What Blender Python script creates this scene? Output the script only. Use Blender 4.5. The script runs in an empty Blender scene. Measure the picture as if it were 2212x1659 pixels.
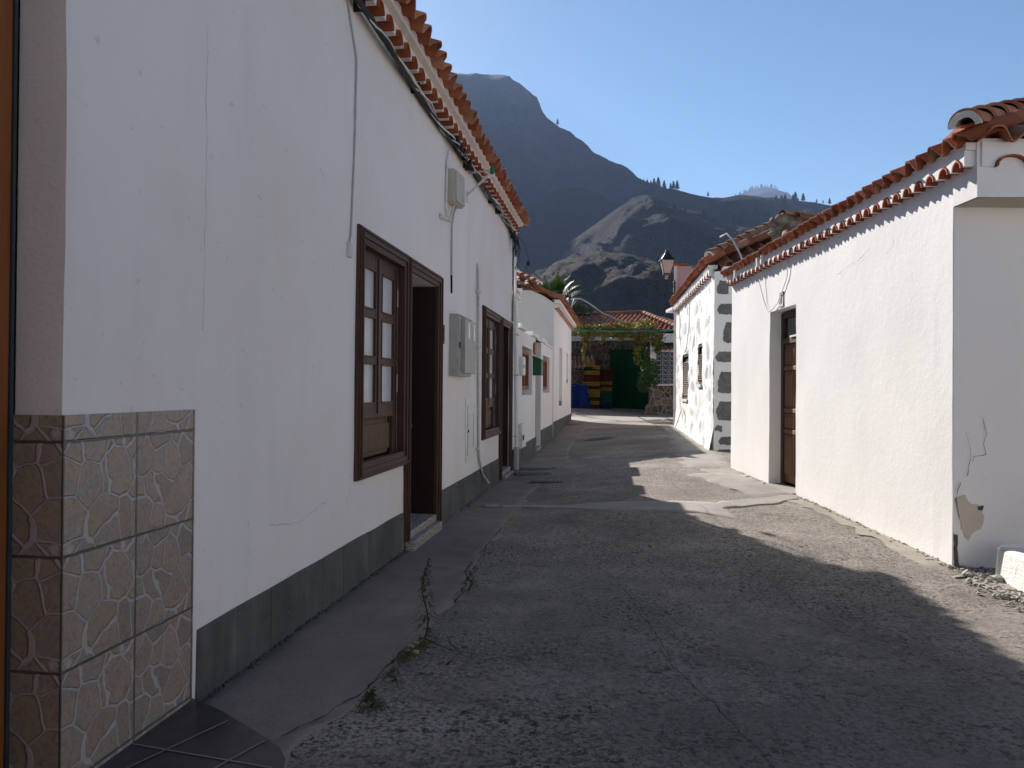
import bpy, bmesh, math, random
from mathutils import Vector, Matrix, noise
random.seed(7)
sc = bpy.context.scene
COL = sc.collection
R = math.radians

# ------------------------------------------------------------------ camera, sky, sun, exposure
cam = bpy.data.cameras.new('camera'); camo = bpy.data.objects.new('camera', cam); COL.objects.link(camo)
cam.sensor_width = 36; cam.lens = 36*1620/2212; cam.clip_start = .05; cam.clip_end = 30000
p, r = R(.41), R(.45)
F0 = Vector((0, math.cos(p), math.sin(p))); U0 = Vector((0, -math.sin(p), math.cos(p))); R0 = Vector((1, 0, 0))
Rv = math.cos(r)*R0+math.sin(r)*U0; Uv = -math.sin(r)*R0+math.cos(r)*U0
m = Matrix((Rv, Uv, -F0)).transposed().to_4x4(); m.translation = (0, 0, 1.5)
camo.matrix_world = m
sc.camera = camo
SUN_AZ, SUN_EL = R(19.7), R(29.0)            # azimuth to the left of straight ahead
sd = Vector((-math.sin(SUN_AZ)*math.cos(SUN_EL), math.cos(SUN_AZ)*math.cos(SUN_EL), math.sin(SUN_EL)))
w = bpy.data.worlds.new('World'); sc.world = w; w.use_nodes = True
nt = w.node_tree; bg = nt.nodes['Background']
sky = nt.nodes.new('ShaderNodeTexSky'); sky.sky_type = 'NISHITA'; sky.sun_disc = False
sky.sun_elevation = SUN_EL; sky.sun_rotation = -SUN_AZ; sky.altitude = 600
sky.air_density = 1.0; sky.dust_density = .25; sky.ozone_density = 2.2
hs = nt.nodes.new('ShaderNodeHueSaturation'); hs.inputs['Saturation'].default_value = 1.16; hs.inputs['Hue'].default_value = .492; nt.links.new(sky.outputs[0], hs.inputs['Color']); nt.links.new(hs.outputs[0], bg.inputs[0]); bg.inputs[1].default_value = .052
sun = bpy.data.lights.new('sun', 'SUN'); so = bpy.data.objects.new('sun', sun); COL.objects.link(so)
sun.energy = 5.0; sun.angle = R(.5); sun.color = (1, .95, .89)
so.rotation_euler = (-sd).to_track_quat('-Z', 'Y').to_euler(); so.location = (-5, 15, 20)
sc.view_settings.view_transform = 'Standard'; sc.view_settings.look = 'None'
sc.view_settings.exposure = 1.12; sc.view_settings.gamma = 1
sc.render.engine = 'CYCLES'
sc.cycles.volume_bounces = 0; sc.cycles.volume_step_rate = 4

# ------------------------------------------------------------------ node helpers
def mat(name, rough=.9, spec=.2):
    m = bpy.data.materials.new(name); m.use_nodes = True
    b = m.node_tree.nodes['Principled BSDF']; b.inputs['Roughness'].default_value = rough
    b.inputs['Specular IOR Level'].default_value = spec
    return m, m.node_tree, b
def nd(nt, typ, **kw):
    n = nt.nodes.new(typ)
    for k, v in kw.items():
        if k.startswith('i_'): n.inputs[k[2:].replace('_', ' ')].default_value = v
        else: setattr(n, k, v)
    return n
def co(nt, scale=(1, 1, 1), uv=False):
    t = nt.nodes.new('ShaderNodeTexCoord'); mp = nt.nodes.new('ShaderNodeMapping')
    mp.inputs['Scale'].default_value = scale
    nt.links.new(t.outputs['UV' if uv else 'Object'], mp.inputs[0]); return mp.outputs[0]
def noi(nt, c, scale, detail=4, rough=.6, dist=0):
    n = nd(nt, 'ShaderNodeTexNoise', i_Scale=scale, i_Detail=detail, i_Roughness=rough, i_Distortion=dist)
    nt.links.new(c, n.inputs['Vector']); return n.outputs['Fac']
def vor(nt, c, scale, feature='F1', out='Distance', rnd=1):
    n = nd(nt, 'ShaderNodeTexVoronoi', feature=feature, i_Scale=scale, i_Randomness=rnd)
    nt.links.new(c, n.inputs['Vector']); return n.outputs[out]
def ramp(nt, fac, stops):
    n = nt.nodes.new('ShaderNodeValToRGB'); cr = n.color_ramp
    while len(cr.elements) < len(stops): cr.elements.new(.5)
    for e, (ps, c) in zip(cr.elements, stops):
        e.position = ps; e.color = (c[0], c[1], c[2], 1) if not isinstance(c, (int, float)) else (c, c, c, 1)
    nt.links.new(fac, n.inputs[0]); return n.outputs[0]
def mix(nt, fac, a, b, blend='MIX'):
    n = nt.nodes.new('ShaderNodeMix'); n.data_type = 'RGBA'; n.blend_type = blend
    for i, v in ((0, fac), (6, a), (7, b)):
        if isinstance(v, bpy.types.NodeSocket): nt.links.new(v, n.inputs[i])
        elif isinstance(v, (int, float)): n.inputs[i].default_value = v if i == 0 else (v, v, v, 1)
        else: n.inputs[i].default_value = (*v, 1)
    return n.outputs[2]
def mth(nt, op, a, b=0.):
    n = nt.nodes.new('ShaderNodeMath'); n.operation = op
    for i, v in ((0, a), (1, b)):
        if isinstance(v, bpy.types.NodeSocket): nt.links.new(v, n.inputs[i])
        else: n.inputs[i].default_value = v
    return n.outputs[0]
def warp(nt, c, scale, amt):
    n = nd(nt, 'ShaderNodeTexNoise', i_Scale=scale, i_Detail=3); nt.links.new(c, n.inputs['Vector'])
    s = nt.nodes.new('ShaderNodeVectorMath'); s.operation = 'MULTIPLY_ADD'
    nt.links.new(n.outputs['Color'], s.inputs[0]); s.inputs[1].default_value = (amt,)*3
    nt.links.new(c, s.inputs[2]); return s.outputs[0]
def bump(nt, b, h, dist=.01, strength=1.):
    n = nd(nt, 'ShaderNodeBump', i_Distance=dist, i_Strength=strength)
    nt.links.new(h, n.inputs['Height']); nt.links.new(n.outputs[0], b.inputs['Normal'])
def attr(nt, name='tint'):
    n = nt.nodes.new('ShaderNodeAttribute'); n.attribute_name = name; return n.outputs['Fac']
M = {}
def base(nt, b, c): nt.links.new(c, b.inputs['Base Color'])

def plaster(name, col, stain=.5, bscale=1.):
    m, nt, b = mat(name, .92, .15); c = co(nt)
    n1 = noi(nt, c, .8, 5); n2 = noi(nt, co(nt, (1, 1, .18)), 2.2, 5); n3 = noi(nt, c, 9, 5, .7)
    dark = [x*.80 for x in col]; warm = [col[0]*.93, col[1]*.88, col[2]*.80]
    c1 = mix(nt, ramp(nt, n1, [(.35, 0), (.75, stain)]), col, warm)
    c2 = mix(nt, ramp(nt, n2, [(.50, 0), (.78, .55*stain)]), c1, dark)
    # scuffs
    v = noi(nt, warp(nt, c, 3, .25), 14, 2, .8)
    c3 = mix(nt, ramp(nt, v, [(.68, 0), (.72, .45*stain)]), c2, [x*.6 for x in col])
    base(nt, b, c3)
    h = mth(nt, 'ADD', mth(nt, 'MULTIPLY', n3, .6), mth(nt, 'MULTIPLY', noi(nt, c, 45, 4, .7), .28))
    bump(nt, b, h, .012*bscale, .8); M[name] = m
plaster('plaster', (.835, .79, .775), .8)
plaster('plaster_old', (.83, .81, .79), .3, .6)
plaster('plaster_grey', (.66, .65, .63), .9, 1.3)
plaster('plaster_pink', (.62, .50, .52), .6, 1.)
plaster('rough_block', (.80, .77, .74), .5, 3.)
plaster('bare_patch', (.60, .54, .45), .8, 2.)

def plinthm():
    m, nt, b = mat('plinth', .85, .25); c = co(nt)
    n = noi(nt, co(nt, (1, 1, .12)), 5, 5); n2 = noi(nt, c, 2.5, 5); n3 = noi(nt, c, 30, 3, .7)
    c1 = mix(nt, ramp(nt, n, [(.35, 0), (.7, 1)]), (.085, .09, .085), (.15, .15, .14))
    c2 = mix(nt, ramp(nt, n2, [(.4, 0), (.62, .7)]), c1, (.055, .058, .055))
    c3 = mix(nt, ramp(nt, n3, [(.68, 0), (.75, .5)]), c2, (.35, .34, .32))
    base(nt, b, c3); bump(nt, b, noi(nt, c, 22, 4), .006, .5); M['plinth'] = m
plinthm()

def wood(name, a, bcol, rough=.55, sc_=(1, 1, .08)):
    m, nt, b = mat(name, rough, .35); c = warp(nt, co(nt, (1, 1, sc_[2])), 2, .1)
    n = noi(nt, c, 28, 6, .65); n2 = noi(nt, co(nt), 3, 3)
    base(nt, b, mix(nt, ramp(nt, n2, [(.4, 0), (.7, .6)]), ramp(nt, n, [(.3, a), (.7, bcol)]), bcol))
    bump(nt, b, n, .003, .5); M[name] = m
wood('wood_dark', (.040, .018, .011), (.085, .040, .024))
wood('wood_faded', (.09, .05, .03), (.16, .10, .06), .75)
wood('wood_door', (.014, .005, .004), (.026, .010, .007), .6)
wood('wood_brown', (.14, .06, .03), (.25, .12, .06), .6)
wood('wood_red', (.16, .05, .022), (.24, .085, .04), .6)
wood('wood_orange', (.22, .07, .018), (.34, .12, .03), .5)

def terracotta(name, stops, dirt=.5):
    m, nt, b = mat(name, .88, .2); c = co(nt)
    t = attr(nt); n = noi(nt, c, 5, 5, .65); n2 = noi(nt, c, 28, 3)
    c0 = ramp(nt, t, stops)
    c1 = mix(nt, ramp(nt, n, [(.48, 0), (.72, dirt)]), c0, (.09, .065, .05))
    c2 = mix(nt, ramp(nt, n2, [(.6, 0), (.8, .25)]), c1, (.5, .34, .22))
    base(nt, b, c2); bump(nt, b, n2, .003, .6); M[name] = m
terracotta('tile', [(0, (.29, .085, .042)), (.4, (.38, .13, .062)), (.8, (.44, .18, .095)), (1, (.50, .27, .17))], .5)
terracotta('tile_old', [(0, (.20, .10, .06)), (.5, (.36, .17, .09)), (1, (.46, .28, .17))], .75)
terracotta('tile_liner', [(0, (.30, .075, .035)), (1, (.38, .11, .05))], .2)

def stone_tiles():
    m, nt, b = mat('crazy_tile', .35, .45); uv = co(nt, (1, 1, 1), True)
    wv = warp(nt, uv, 3.2, .15)
    d = vor(nt, wv, 3.1, 'DISTANCE_TO_EDGE'); cc = vor(nt, wv, 3.1, 'F1', 'Color')
    g = ramp(nt, d, [(.022, 0), (.05, 1)])
    obj = co(nt); n = noi(nt, obj, 11, 7, .8); n2 = noi(nt, obj, 60, 3, .7)
    st = ramp(nt, n, [(.30, (.19, .17, .165)), (.45, (.38, .285, .20)), (.56, (.27, .24, .225)), (.7, (.48, .41, .34))])
    sp_ = nt.nodes.new('ShaderNodeSeparateColor'); nt.links.new(cc, sp_.inputs[0])
    st = mix(nt, ramp(nt, sp_.outputs[0], [(0, 0), (.5, .1), (1, .5)]), st, (.30, .21, .14)); st = mix(nt, ramp(nt, sp_.outputs[1], [(.5, 0), (1, .45)]), st, (.19, .175, .175))
    st = mix(nt, ramp(nt, n2, [(.5, 0), (.7, .5)]), st, (.08, .065, .055))
    col = mix(nt, g, (.42, .37, .355), st)
    # square joints from the uv
    sep = nt.nodes.new('ShaderNodeSeparateXYZ'); nt.links.new(uv, sep.inputs[0])
    def edge(o):
        f = mth(nt, 'FRACT', o); return mth(nt, 'MINIMUM', f, mth(nt, 'SUBTRACT', 1., f))
    e = mth(nt, 'MINIMUM', edge(sep.outputs[0]), edge(sep.outputs[1]))
    j = ramp(nt, e, [(.008, 0), (.016, 1)])
    base(nt, b, mix(nt, j, (.10, .095, .09), col))
    h = mth(nt, 'MULTIPLY', mth(nt, 'ADD', mth(nt, 'MULTIPLY', g, 1.), mth(nt, 'MULTIPLY', n2, .25)), j)
    bump(nt, b, h, .006, .9); M['crazy_tile'] = m
stone_tiles()

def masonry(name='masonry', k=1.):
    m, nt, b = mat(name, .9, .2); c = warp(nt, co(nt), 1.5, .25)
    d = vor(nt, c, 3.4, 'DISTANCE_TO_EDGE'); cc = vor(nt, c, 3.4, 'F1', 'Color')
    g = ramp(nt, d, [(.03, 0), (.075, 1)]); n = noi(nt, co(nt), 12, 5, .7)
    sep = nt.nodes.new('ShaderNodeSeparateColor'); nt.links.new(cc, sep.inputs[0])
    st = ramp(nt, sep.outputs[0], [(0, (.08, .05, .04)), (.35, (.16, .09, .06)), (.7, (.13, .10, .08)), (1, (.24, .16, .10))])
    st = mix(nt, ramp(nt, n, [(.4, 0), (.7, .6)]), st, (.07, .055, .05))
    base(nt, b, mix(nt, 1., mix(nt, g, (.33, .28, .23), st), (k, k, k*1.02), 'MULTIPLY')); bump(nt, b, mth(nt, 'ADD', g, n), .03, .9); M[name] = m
masonry(); masonry('masonry_shaded', .42)  # second copy: same stone with the yard's pergola shade multiplied into its colour

def whitestone():
    m, nt, b = mat('whitewashed_stone', .92, .15); c = co(nt)
    n = noi(nt, c, 10, 5, .7); t = attr(nt)
    st = ramp(nt, n, [(.3, (.36, .36, .355)), (.7, (.52, .515, .50))])
    wt = ramp(nt, noi(nt, c, 1.3, 4), [(.3, (.82, .81, .79)), (.8, (.72, .70, .66))])
    base(nt, b, mix(nt, ramp(nt, mth(nt, 'ADD', t, mth(nt, 'MULTIPLY', mth(nt, 'SUBTRACT', n, .5), .5)), [(.45, 0), (.55, 1)]), wt, st))
    bump(nt, b, n, .015, .8); M['whitewashed_stone'] = m
whitestone()
def greystone():
    m, nt, b = mat('grey_stone', .9, .25); c = co(nt); n = noi(nt, c, 11, 6, .75); n2 = noi(nt, c, 60, 3, .7)
    base(nt, b, mix(nt, ramp(nt, n2, [(.6, 0), (.68, .6)]), ramp(nt, n, [(.3, (.10, .105, .10)), (.7, (.22, .215, .20))]), (.05, .05, .05)))
    bump(nt, b, n, .02, .9); M['grey_stone'] = m
greystone()

def street():
    m, nt, b = mat('street', .93, .2); c = co(nt)
    big = noi(nt, c, .35, 5, .6); mid = noi(nt, c, 1.6, 6, .65); pat = noi(nt, c, .8, 4, .6, .6)
    cement = ramp(nt, mid, [(.3, (.27, .225, .185)), (.5, (.37, .312, .258)), (.72, (.48, .41, .345))])
    den = ramp(nt, pat, [(.32, .35), (.6, 1)])
    f1 = noi(nt, c, 40, 4, .85); f2 = noi(nt, warp(nt, c, 12, .03), 21, 3, .6); f3 = noi(nt, c, 130, 2, .6)
    c1 = mix(nt, ramp(nt, f3, [(.35, .35), (.6, 0)]), cement, (.10, .095, .09))
    c1 = mix(nt, mth(nt, 'MULTIPLY', ramp(nt, f1, [(.43, .95), (.50, 0)]), den), c1, (.045, .043, .044))
    c1 = mix(nt, mth(nt, 'MULTIPLY', ramp(nt, f1, [(.56, 0), (.62, .8)]), den), c1, (.52, .47, .41))
    pit = mth(nt, 'MULTIPLY', ramp(nt, f2, [(.36, 1), (.39, 0)]), den)
    c1 = mix(nt, pit, c1, (.022, .022, .026))
    c2 = mix(nt, ramp(nt, big, [(.38, 0), (.62, .6)]), c1, (.10, .088, .08))
    c2 = mix(nt, ramp(nt, noi(nt, c, 3.5, 6, .75), [(.52, 0), (.66, .45)]), c2, (.12, .10, .09))
    c2 = mix(nt, ramp(nt, noi(nt, c, .55, 5, .7, 1.), [(.56, 0), (.66, .35)]), c2, (.30, .255, .20))
    base(nt, b, c2)
    h = mth(nt, 'ADD', mth(nt, 'MULTIPLY', f1, mth(nt, 'MULTIPLY', den, 1.)), mth(nt, 'MULTIPLY', f3, .35))
    h = mth(nt, 'SUBTRACT', h, mth(nt, 'MULTIPLY', pit, .5))
    bump(nt, b, h, .015, .95); M['street'] = m
street()
def concrete(name, a, b_, c_, dirt=(.07, .068, .066)):
    m, nt, b = mat(name, .9, .2); c = co(nt)
    n = noi(nt, c, 1.3, 6, .65); n2 = noi(nt, co(nt, (1, .3, 1)), 9, 5, .7); n3 = noi(nt, c, 60, 4, .75)
    c1 = ramp(nt, n, [(.3, a), (.5, b_), (.72, c_)])
    c2 = mix(nt, ramp(nt, n2, [(.5, 0), (.75, .5)]), c1, a)
    c3 = mix(nt, ramp(nt, n3, [(.57, 0), (.66, .7)]), c2, dirt)
    c4 = mix(nt, ramp(nt, noi(nt, c, .6, 5, .7), [(.52, 0), (.68, .6)]), c3, dirt)
    base(nt, b, c4)
    bump(nt, b, mth(nt, 'ADD', mth(nt, 'MULTIPLY', n2, .5), n3), .004, .9); M[name] = m
concrete('apron', (.185, .150, .128), (.235, .19, .162), (.31, .25, .215), (.09, .08, .072))
concrete('light_concrete', (.23, .21, .185), (.29, .265, .235), (.35, .325, .29), (.14, .13, .115))
concrete('sand', (.24, .215, .17), (.30, .265, .215), (.36, .33, .28), (.15, .13, .10))
def granite():
    m, nt, b = mat('granite', .6, .4); c = co(nt); v = vor(nt, c, 90, 'F1', 'Color')
    s = nt.nodes.new('ShaderNodeSeparateColor'); nt.links.new(v, s.inputs[0])
    base(nt, b, ramp(nt, s.outputs[0], [(0, (.07, .065, .06)), (.4, (.24, .20, .17)), (.7, (.36, .31, .27)), (1, (.5, .47, .43))])); M['granite'] = m
granite()
def simple(name, col, rough=.6, spec=.3, metal=0, var=.15, sc_=8, dirt=None, emit=None):
    m, nt, b = mat(name, rough, spec); c = co(nt); n = noi(nt, c, sc_, 5, .65)
    lo = [x*(1-var) for x in col]; hi = [min(1, x*(1+var)) for x in col]
    o = ramp(nt, n, [(.3, lo), (.7, hi)])
    if dirt: o = mix(nt, ramp(nt, noi(nt, c, sc_*1.7, 6, .7), [(.55, 0), (.72, .7)]), o, dirt)
    base(nt, b, o); b.inputs['Metallic'].default_value = metal; bump(nt, b, n, .002, .4); M[name] = m; return m
simple('metal_grey', (.38, .38, .35), .5, .4, 0, .08, 5, (.25, .24, .22))
simple('metal_beige', (.47, .44, .36), .6, .3, 0, .08, 5)
simple('white_paint', (.72, .72, .71), .5, .4, 0, .05, 6)
simple('old_white', (.62, .60, .55), .7, .3, 0, .1, 12, (.3, .28, .24))
simple('pvc', (.50, .49, .47), .5, .4, 0, .12, 4, (.22, .2, .18))
simple('black_iron', (.018, .018, .02), .5, .4)
simple('black_rubber', (.02, .02, .02), .6, .3)
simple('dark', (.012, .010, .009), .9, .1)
simple('dark_steel', (.06, .06, .065), .6, .4, .6, .3, 20)
simple('wire_white', (.66, .65, .62), .6, .3, 0, .12, 12, (.3, .29, .27))
simple('wire_grey', (.42, .42, .42), .6, .3)
simple('glass_lamp', (.55, .52, .46), .25, .5)
simple('frosted', (.50, .52, .53), .3, .5, 0, .12, 3)
simple('window_dark', (.035, .04, .042), .08, .6)
simple('dark_floor', (.045, .037, .036), .35, .4, 0, .35, 5, (.09, .08, .075))
simple('blue_strip', (.05, .065, .075), .6, .3)
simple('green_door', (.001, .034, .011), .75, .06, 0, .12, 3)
simple('green_paint', (.02, .16, .10), .5, .4, 0, .2, 6)
simple('mail_green', (.008, .07, .03), .4, .5)
simple('hinge', (.25, .24, .22), .4, .5, .8)
simple('sign_red', (.42, .10, .05), .5, .3, 0, .3, 10)
simple('ceramic', (.72, .71, .70), .2, .5, 0, .03)
simple('ink', (.03, .03, .05), .4, .3)
simple('bark', (.09, .065, .045), .95, .1, 0, .3, 12)
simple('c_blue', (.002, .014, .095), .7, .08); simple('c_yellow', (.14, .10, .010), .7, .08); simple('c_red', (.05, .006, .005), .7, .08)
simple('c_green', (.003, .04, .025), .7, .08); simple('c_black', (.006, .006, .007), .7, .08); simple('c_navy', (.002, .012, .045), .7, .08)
simple('old_mortar', (.20, .165, .135), .95, .1, 0, .35, 9, (.07, .06, .055))
simple('pebble', (.34, .31, .27), .9, .2, 0, .3, 30)
simple('crack', (.035, .034, .034), .95, .05)
simple('rubble', (.10, .09, .08), .95, .1, 0, .5, 20)
simple('slab_grey', (.34, .35, .36), .8, .2, 0, .1, 3)
simple('cover_blue', (.16, .22, .25), .4, .4, 0, .5, 25, (.05, .05, .05))

def leafm(name, stops, trans=.35):
    m, nt, b = mat(name, .5, .3); o = ramp(nt, attr(nt), stops); base(nt, b, o)
    tr = nt.nodes.new('ShaderNodeBsdfTranslucent'); nt.links.new(o, tr.inputs[0])
    ms = nt.nodes.new('ShaderNodeMixShader'); ms.inputs[0].default_value = trans
    nt.links.new(b.outputs[0], ms.inputs[1]); nt.links.new(tr.outputs[0], ms.inputs[2])
    nt.links.new(ms.outputs[0], nt.nodes['Material Output'].inputs[0]); M[name] = m
leafm('leaf_vine', [(0, (.06, .08, .012)), (.5, (.15, .14, .02)), (.8, (.24, .17, .025)), (1, (.16, .07, .02))])
leafm('leaf_dark', [(0, (.03, .065, .014)), (.7, (.055, .115, .025)), (1, (.11, .16, .05))], .25)
leafm('leaf_palm', [(0, (.022, .05, .010)), (.6, (.06, .10, .02)), (.93, (.08, .12, .03)), (1, (.13, .14, .05))], .2)
leafm('leaf_weed', [(0, (.035, .055, .02)), (1, (.08, .10, .035))])
leafm('leaf_pine', [(0, (.030, .042, .022)), (1, (.06, .072, .038))], 0.)
M['leaf_pine'].node_tree.nodes['Principled BSDF'].inputs['Roughness'].default_value = 1; M['leaf_pine'].node_tree.nodes['Principled BSDF'].inputs['Specular IOR Level'].default_value = 0
leafm('dry_grass', [(0, (.10, .08, .03)), (1, (.17, .13, .05))])

def hillm(name, a, b_, c_, bs, green=.4):
    m, nt, b = mat(name, .97, .05); c = co(nt)
    n = noi(nt, c, .012*bs, 8, .7); n2 = noi(nt, c, .09*bs, 6, .75); n3 = noi(nt, c, .35*bs, 4, .7)
    c1 = ramp(nt, n, [(.3, a), (.5, b_), (.72, c_)])
    g = mth(nt, 'MULTIPLY', ramp(nt, n3, [(.50, 0), (.58, 1)]), ramp(nt, n, [(.35, green*2), (.6, green*.6)]))
    c2 = mix(nt, g, c1, (.010, .014, .008))
    c3 = mix(nt, ramp(nt, n2, [(.58, 0), (.7, .6)]), c2, c_)
    # rock strata on steep faces
    geo = nt.nodes.new('ShaderNodeNewGeometry'); s = nt.nodes.new('ShaderNodeSeparateXYZ'); nt.links.new(geo.outputs['Normal'], s.inputs[0])
    steep = ramp(nt, s.outputs[2], [(.30, 1), (.5, 0)])
    strip = noi(nt, co(nt, (1, 1, .10)), .16*bs, 6, .75)
    rock = ramp(nt, strip, [(.35, (.014, .013, .013)), (.6, (.030, .025, .023)), (.78, (.10, .09, .08))])
    base(nt, b, mix(nt, steep, c3, rock))
    bump(nt, b, mth(nt, 'ADD', n2, mth(nt, 'MULTIPLY', n3, .8)), 11./bs, 1.); M[name] = m
hillm('hill_far', (.028, .024, .024), (.036, .03, .028), (.05, .043, .04), .5, .5)
hillm('hill_mid', (.020, .016, .015), (.028, .022, .020), (.040, .031, .027), 1, .35)
hillm('hill_near', (.040, .030, .024), (.072, .056, .045), (.125, .098, .078), 1.8, .55)

# ------------------------------------------------------------------ mesh builder
class MB:
    def __init__(s): s.v = []; s.f = []; s.t = []; s.uv = {}; s.mi = []; s.cur = 0
    def add(s, vs, fs, t=.5):
        o = len(s.v); s.v += [tuple(a) for a in vs]
        for f in fs: s.f.append(tuple(i+o for i in f)); s.t.append(t); s.mi.append(s.cur)
    def quad(s, a, b, c, d, t=.5, uv=None):
        s.add([a, b, c, d], [(0, 1, 2, 3)], t)
        if uv: s.uv[len(s.f)-1] = uv
    def hexa(s, P, t=.5):   # 8 corners: bottom 4, top 4
        s.add(P, [(3, 2, 1, 0), (4, 5, 6, 7), (0, 1, 5, 4), (1, 2, 6, 5), (2, 3, 7, 6), (3, 0, 4, 7)], t)
    def box(s, x0, x1, y0, y1, z0, z1, t=.5):
        s.hexa([(x0, y0, z0), (x1, y0, z0), (x1, y1, z0), (x0, y1, z0), (x0, y0, z1), (x1, y0, z1), (x1, y1, z1), (x0, y1, z1)], t)
    def fbox(s, F, s0, s1, o0, o1, z0, z1, t=.5):
        s.hexa([F(s0, o0, z0), F(s1, o0, z0), F(s1, o1, z0), F(s0, o1, z0), F(s0, o0, z1), F(s1, o0, z1), F(s1, o1, z1), F(s0, o1, z1)], t)
    def tube(s, pts, rad, n=8, cap=True, t=.5):
        pts = [Vector(q) for q in pts]; k = len(pts)
        rads = rad if isinstance(rad, (list, tuple)) else [rad]*k
        vs = []; u = None
        for i, q in enumerate(pts):
            d = (pts[min(i+1, k-1)]-pts[max(i-1, 0)]).normalized()
            if u is None: u = d.orthogonal().normalized()
            u = (u-d*u.dot(d)).normalized() if (u-d*u.dot(d)).length > 1e-5 else d.orthogonal().normalized()
            v = d.cross(u)
            for j in range(n):
                a = 2*math.pi*j/n; vs.append(q+(u*math.cos(a)+v*math.sin(a))*rads[i])
        fs = [(i*n+j, i*n+(j+1) % n, (i+1)*n+(j+1) % n, (i+1)*n+j) for i in range(k-1) for j in range(n)]
        if cap: fs += [tuple(reversed(range(n))), tuple(range((k-1)*n, k*n))]
        s.add(vs, fs, t)
    def lathe(s, c, prof, n=16, t=.5):
        c = Vector(c); vs = []; k = len(prof)
        for (rr, z) in prof:
            for j in range(n):
                a = 2*math.pi*j/n; vs.append(c+Vector((rr*math.cos(a), rr*math.sin(a), z)))
        s.add(vs, [(i*n+j, i*n+(j+1) % n, (i+1)*n+(j+1) % n, (i+1)*n+j) for i in range(k-1) for j in range(n)]+[tuple(reversed(range(n))), tuple(range((k-1)*n, k*n))], t)
    def blob(s, c, rad, sub=2, jit=.2, t=.5):
        bm = bmesh.new(); bmesh.ops.create_icosphere(bm, subdivisions=sub, radius=1)
        rad = rad if isinstance(rad, (tuple, list)) else (rad,)*3; off = Vector([random.random()*50 for _ in range(3)])
        vs = []
        for v in bm.verts:
            k = 1+jit*noise.noise(v.co*1.7+off)*2
            vs.append((c[0]+v.co.x*rad[0]*k, c[1]+v.co.y*rad[1]*k, c[2]+v.co.z*rad[2]*k))
        s.add(vs, [[v.index for v in f.verts] for f in bm.faces], t); bm.free()
    def leaf(s, c, n, up, L, W, t=.5):
        c = Vector(c); a = up; b = n.cross(up).normalized()
        s.add([c-a*L*.5, c+b*W*.5+n*W*.15, c+a*L*.5, c-b*W*.5+n*W*.15], [(0, 1, 2), (0, 2, 3)], t)
    def build(s, name, mats, parent=None, smooth=None, bevel=0, solid=0):
        org = Vector(parent['_org']) if parent is not None and '_org' in parent else Vector((0, 0, 0))
        top = parent is None
        if top:
            xs = [v[0] for v in s.v]; ys = [v[1] for v in s.v]; zs = [v[2] for v in s.v]
            org = Vector(((min(xs)+max(xs))/2, (min(ys)+max(ys))/2, min(zs)))
        me = bpy.data.meshes.new(name)
        me.from_pydata([(v[0]-org.x, v[1]-org.y, v[2]-org.z) for v in s.v], [], s.f)
        if not isinstance(mats, (list, tuple)): mats = [mats]
        for m_ in mats: me.materials.append(M[m_] if isinstance(m_, str) else m_)
        me.update()
        at = me.attributes.new('tint', 'FLOAT', 'FACE'); at.data.foreach_set('value', s.t)
        if len(mats) > 1: me.polygons.foreach_set('material_index', s.mi)
        if s.uv:
            ul = me.uv_layers.new(name='UVMap')
            for fi, uvs in s.uv.items():
                for k, li in enumerate(me.polygons[fi].loop_indices): ul.data[li].uv = uvs[k]
        if smooth:
            me.polygons.foreach_set('use_smooth', [True]*len(me.polygons)); me.set_sharp_from_angle(angle=R(smooth))
        o = bpy.data.objects.new(name, me); COL.objects.link(o)
        if top: o.location = org
        else: o.parent = parent
        o['_org'] = list(org)
        if bevel:
            bv = o.modifiers.new('bevel', 'BEVEL'); bv.width = bevel; bv.segments = 2; bv.limit_method = 'ANGLE'
        if solid:
            sd_ = o.modifiers.new('solid', 'SOLIDIFY'); sd_.thickness = solid
        return o
def thing(name, label, cat, loc, group=None):
    o = bpy.data.objects.new(name, None); COL.objects.link(o); o.location = loc; o['_org'] = list(loc)
    o['label'] = label; o['category'] = cat; o.empty_display_size = .2
    if group: o['group'] = group
    return o
def tag(o, label, cat, group=None):
    o['label'] = label; o['category'] = cat
    if group: o['group'] = group
    return o
def struct(o, kind='structure'): o['kind'] = kind; return o
def copy_tree(src, loc, parent=None):
    c = src.copy(); COL.objects.link(c)
    if parent is None: c.location = loc
    else: c.parent = parent
    for ch in list(src.children): copy_tree(ch, None, c)
    return c

# wall-local frames: F(s along, o outwards, z)
def frame(x0, y0, dx, dy, side=1):
    L = math.hypot(dx, dy); d = (dx/L, dy/L); n = (d[1]*side, -d[0]*side)
    def F(s, o, z): return (x0+d[0]*s+n[0]*o, y0+d[1]*s+n[1]*o, z)
    return F
FL = frame(-1.98, 0, .1424, 1, 1)          # left-hand street line, outwards = +X
FR = frame(3.61, 0, .0136, 1, -1)          # right-hand house, outwards = -X
FS = frame(2.475, 0, .117, 1, -1)          # stone house

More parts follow.
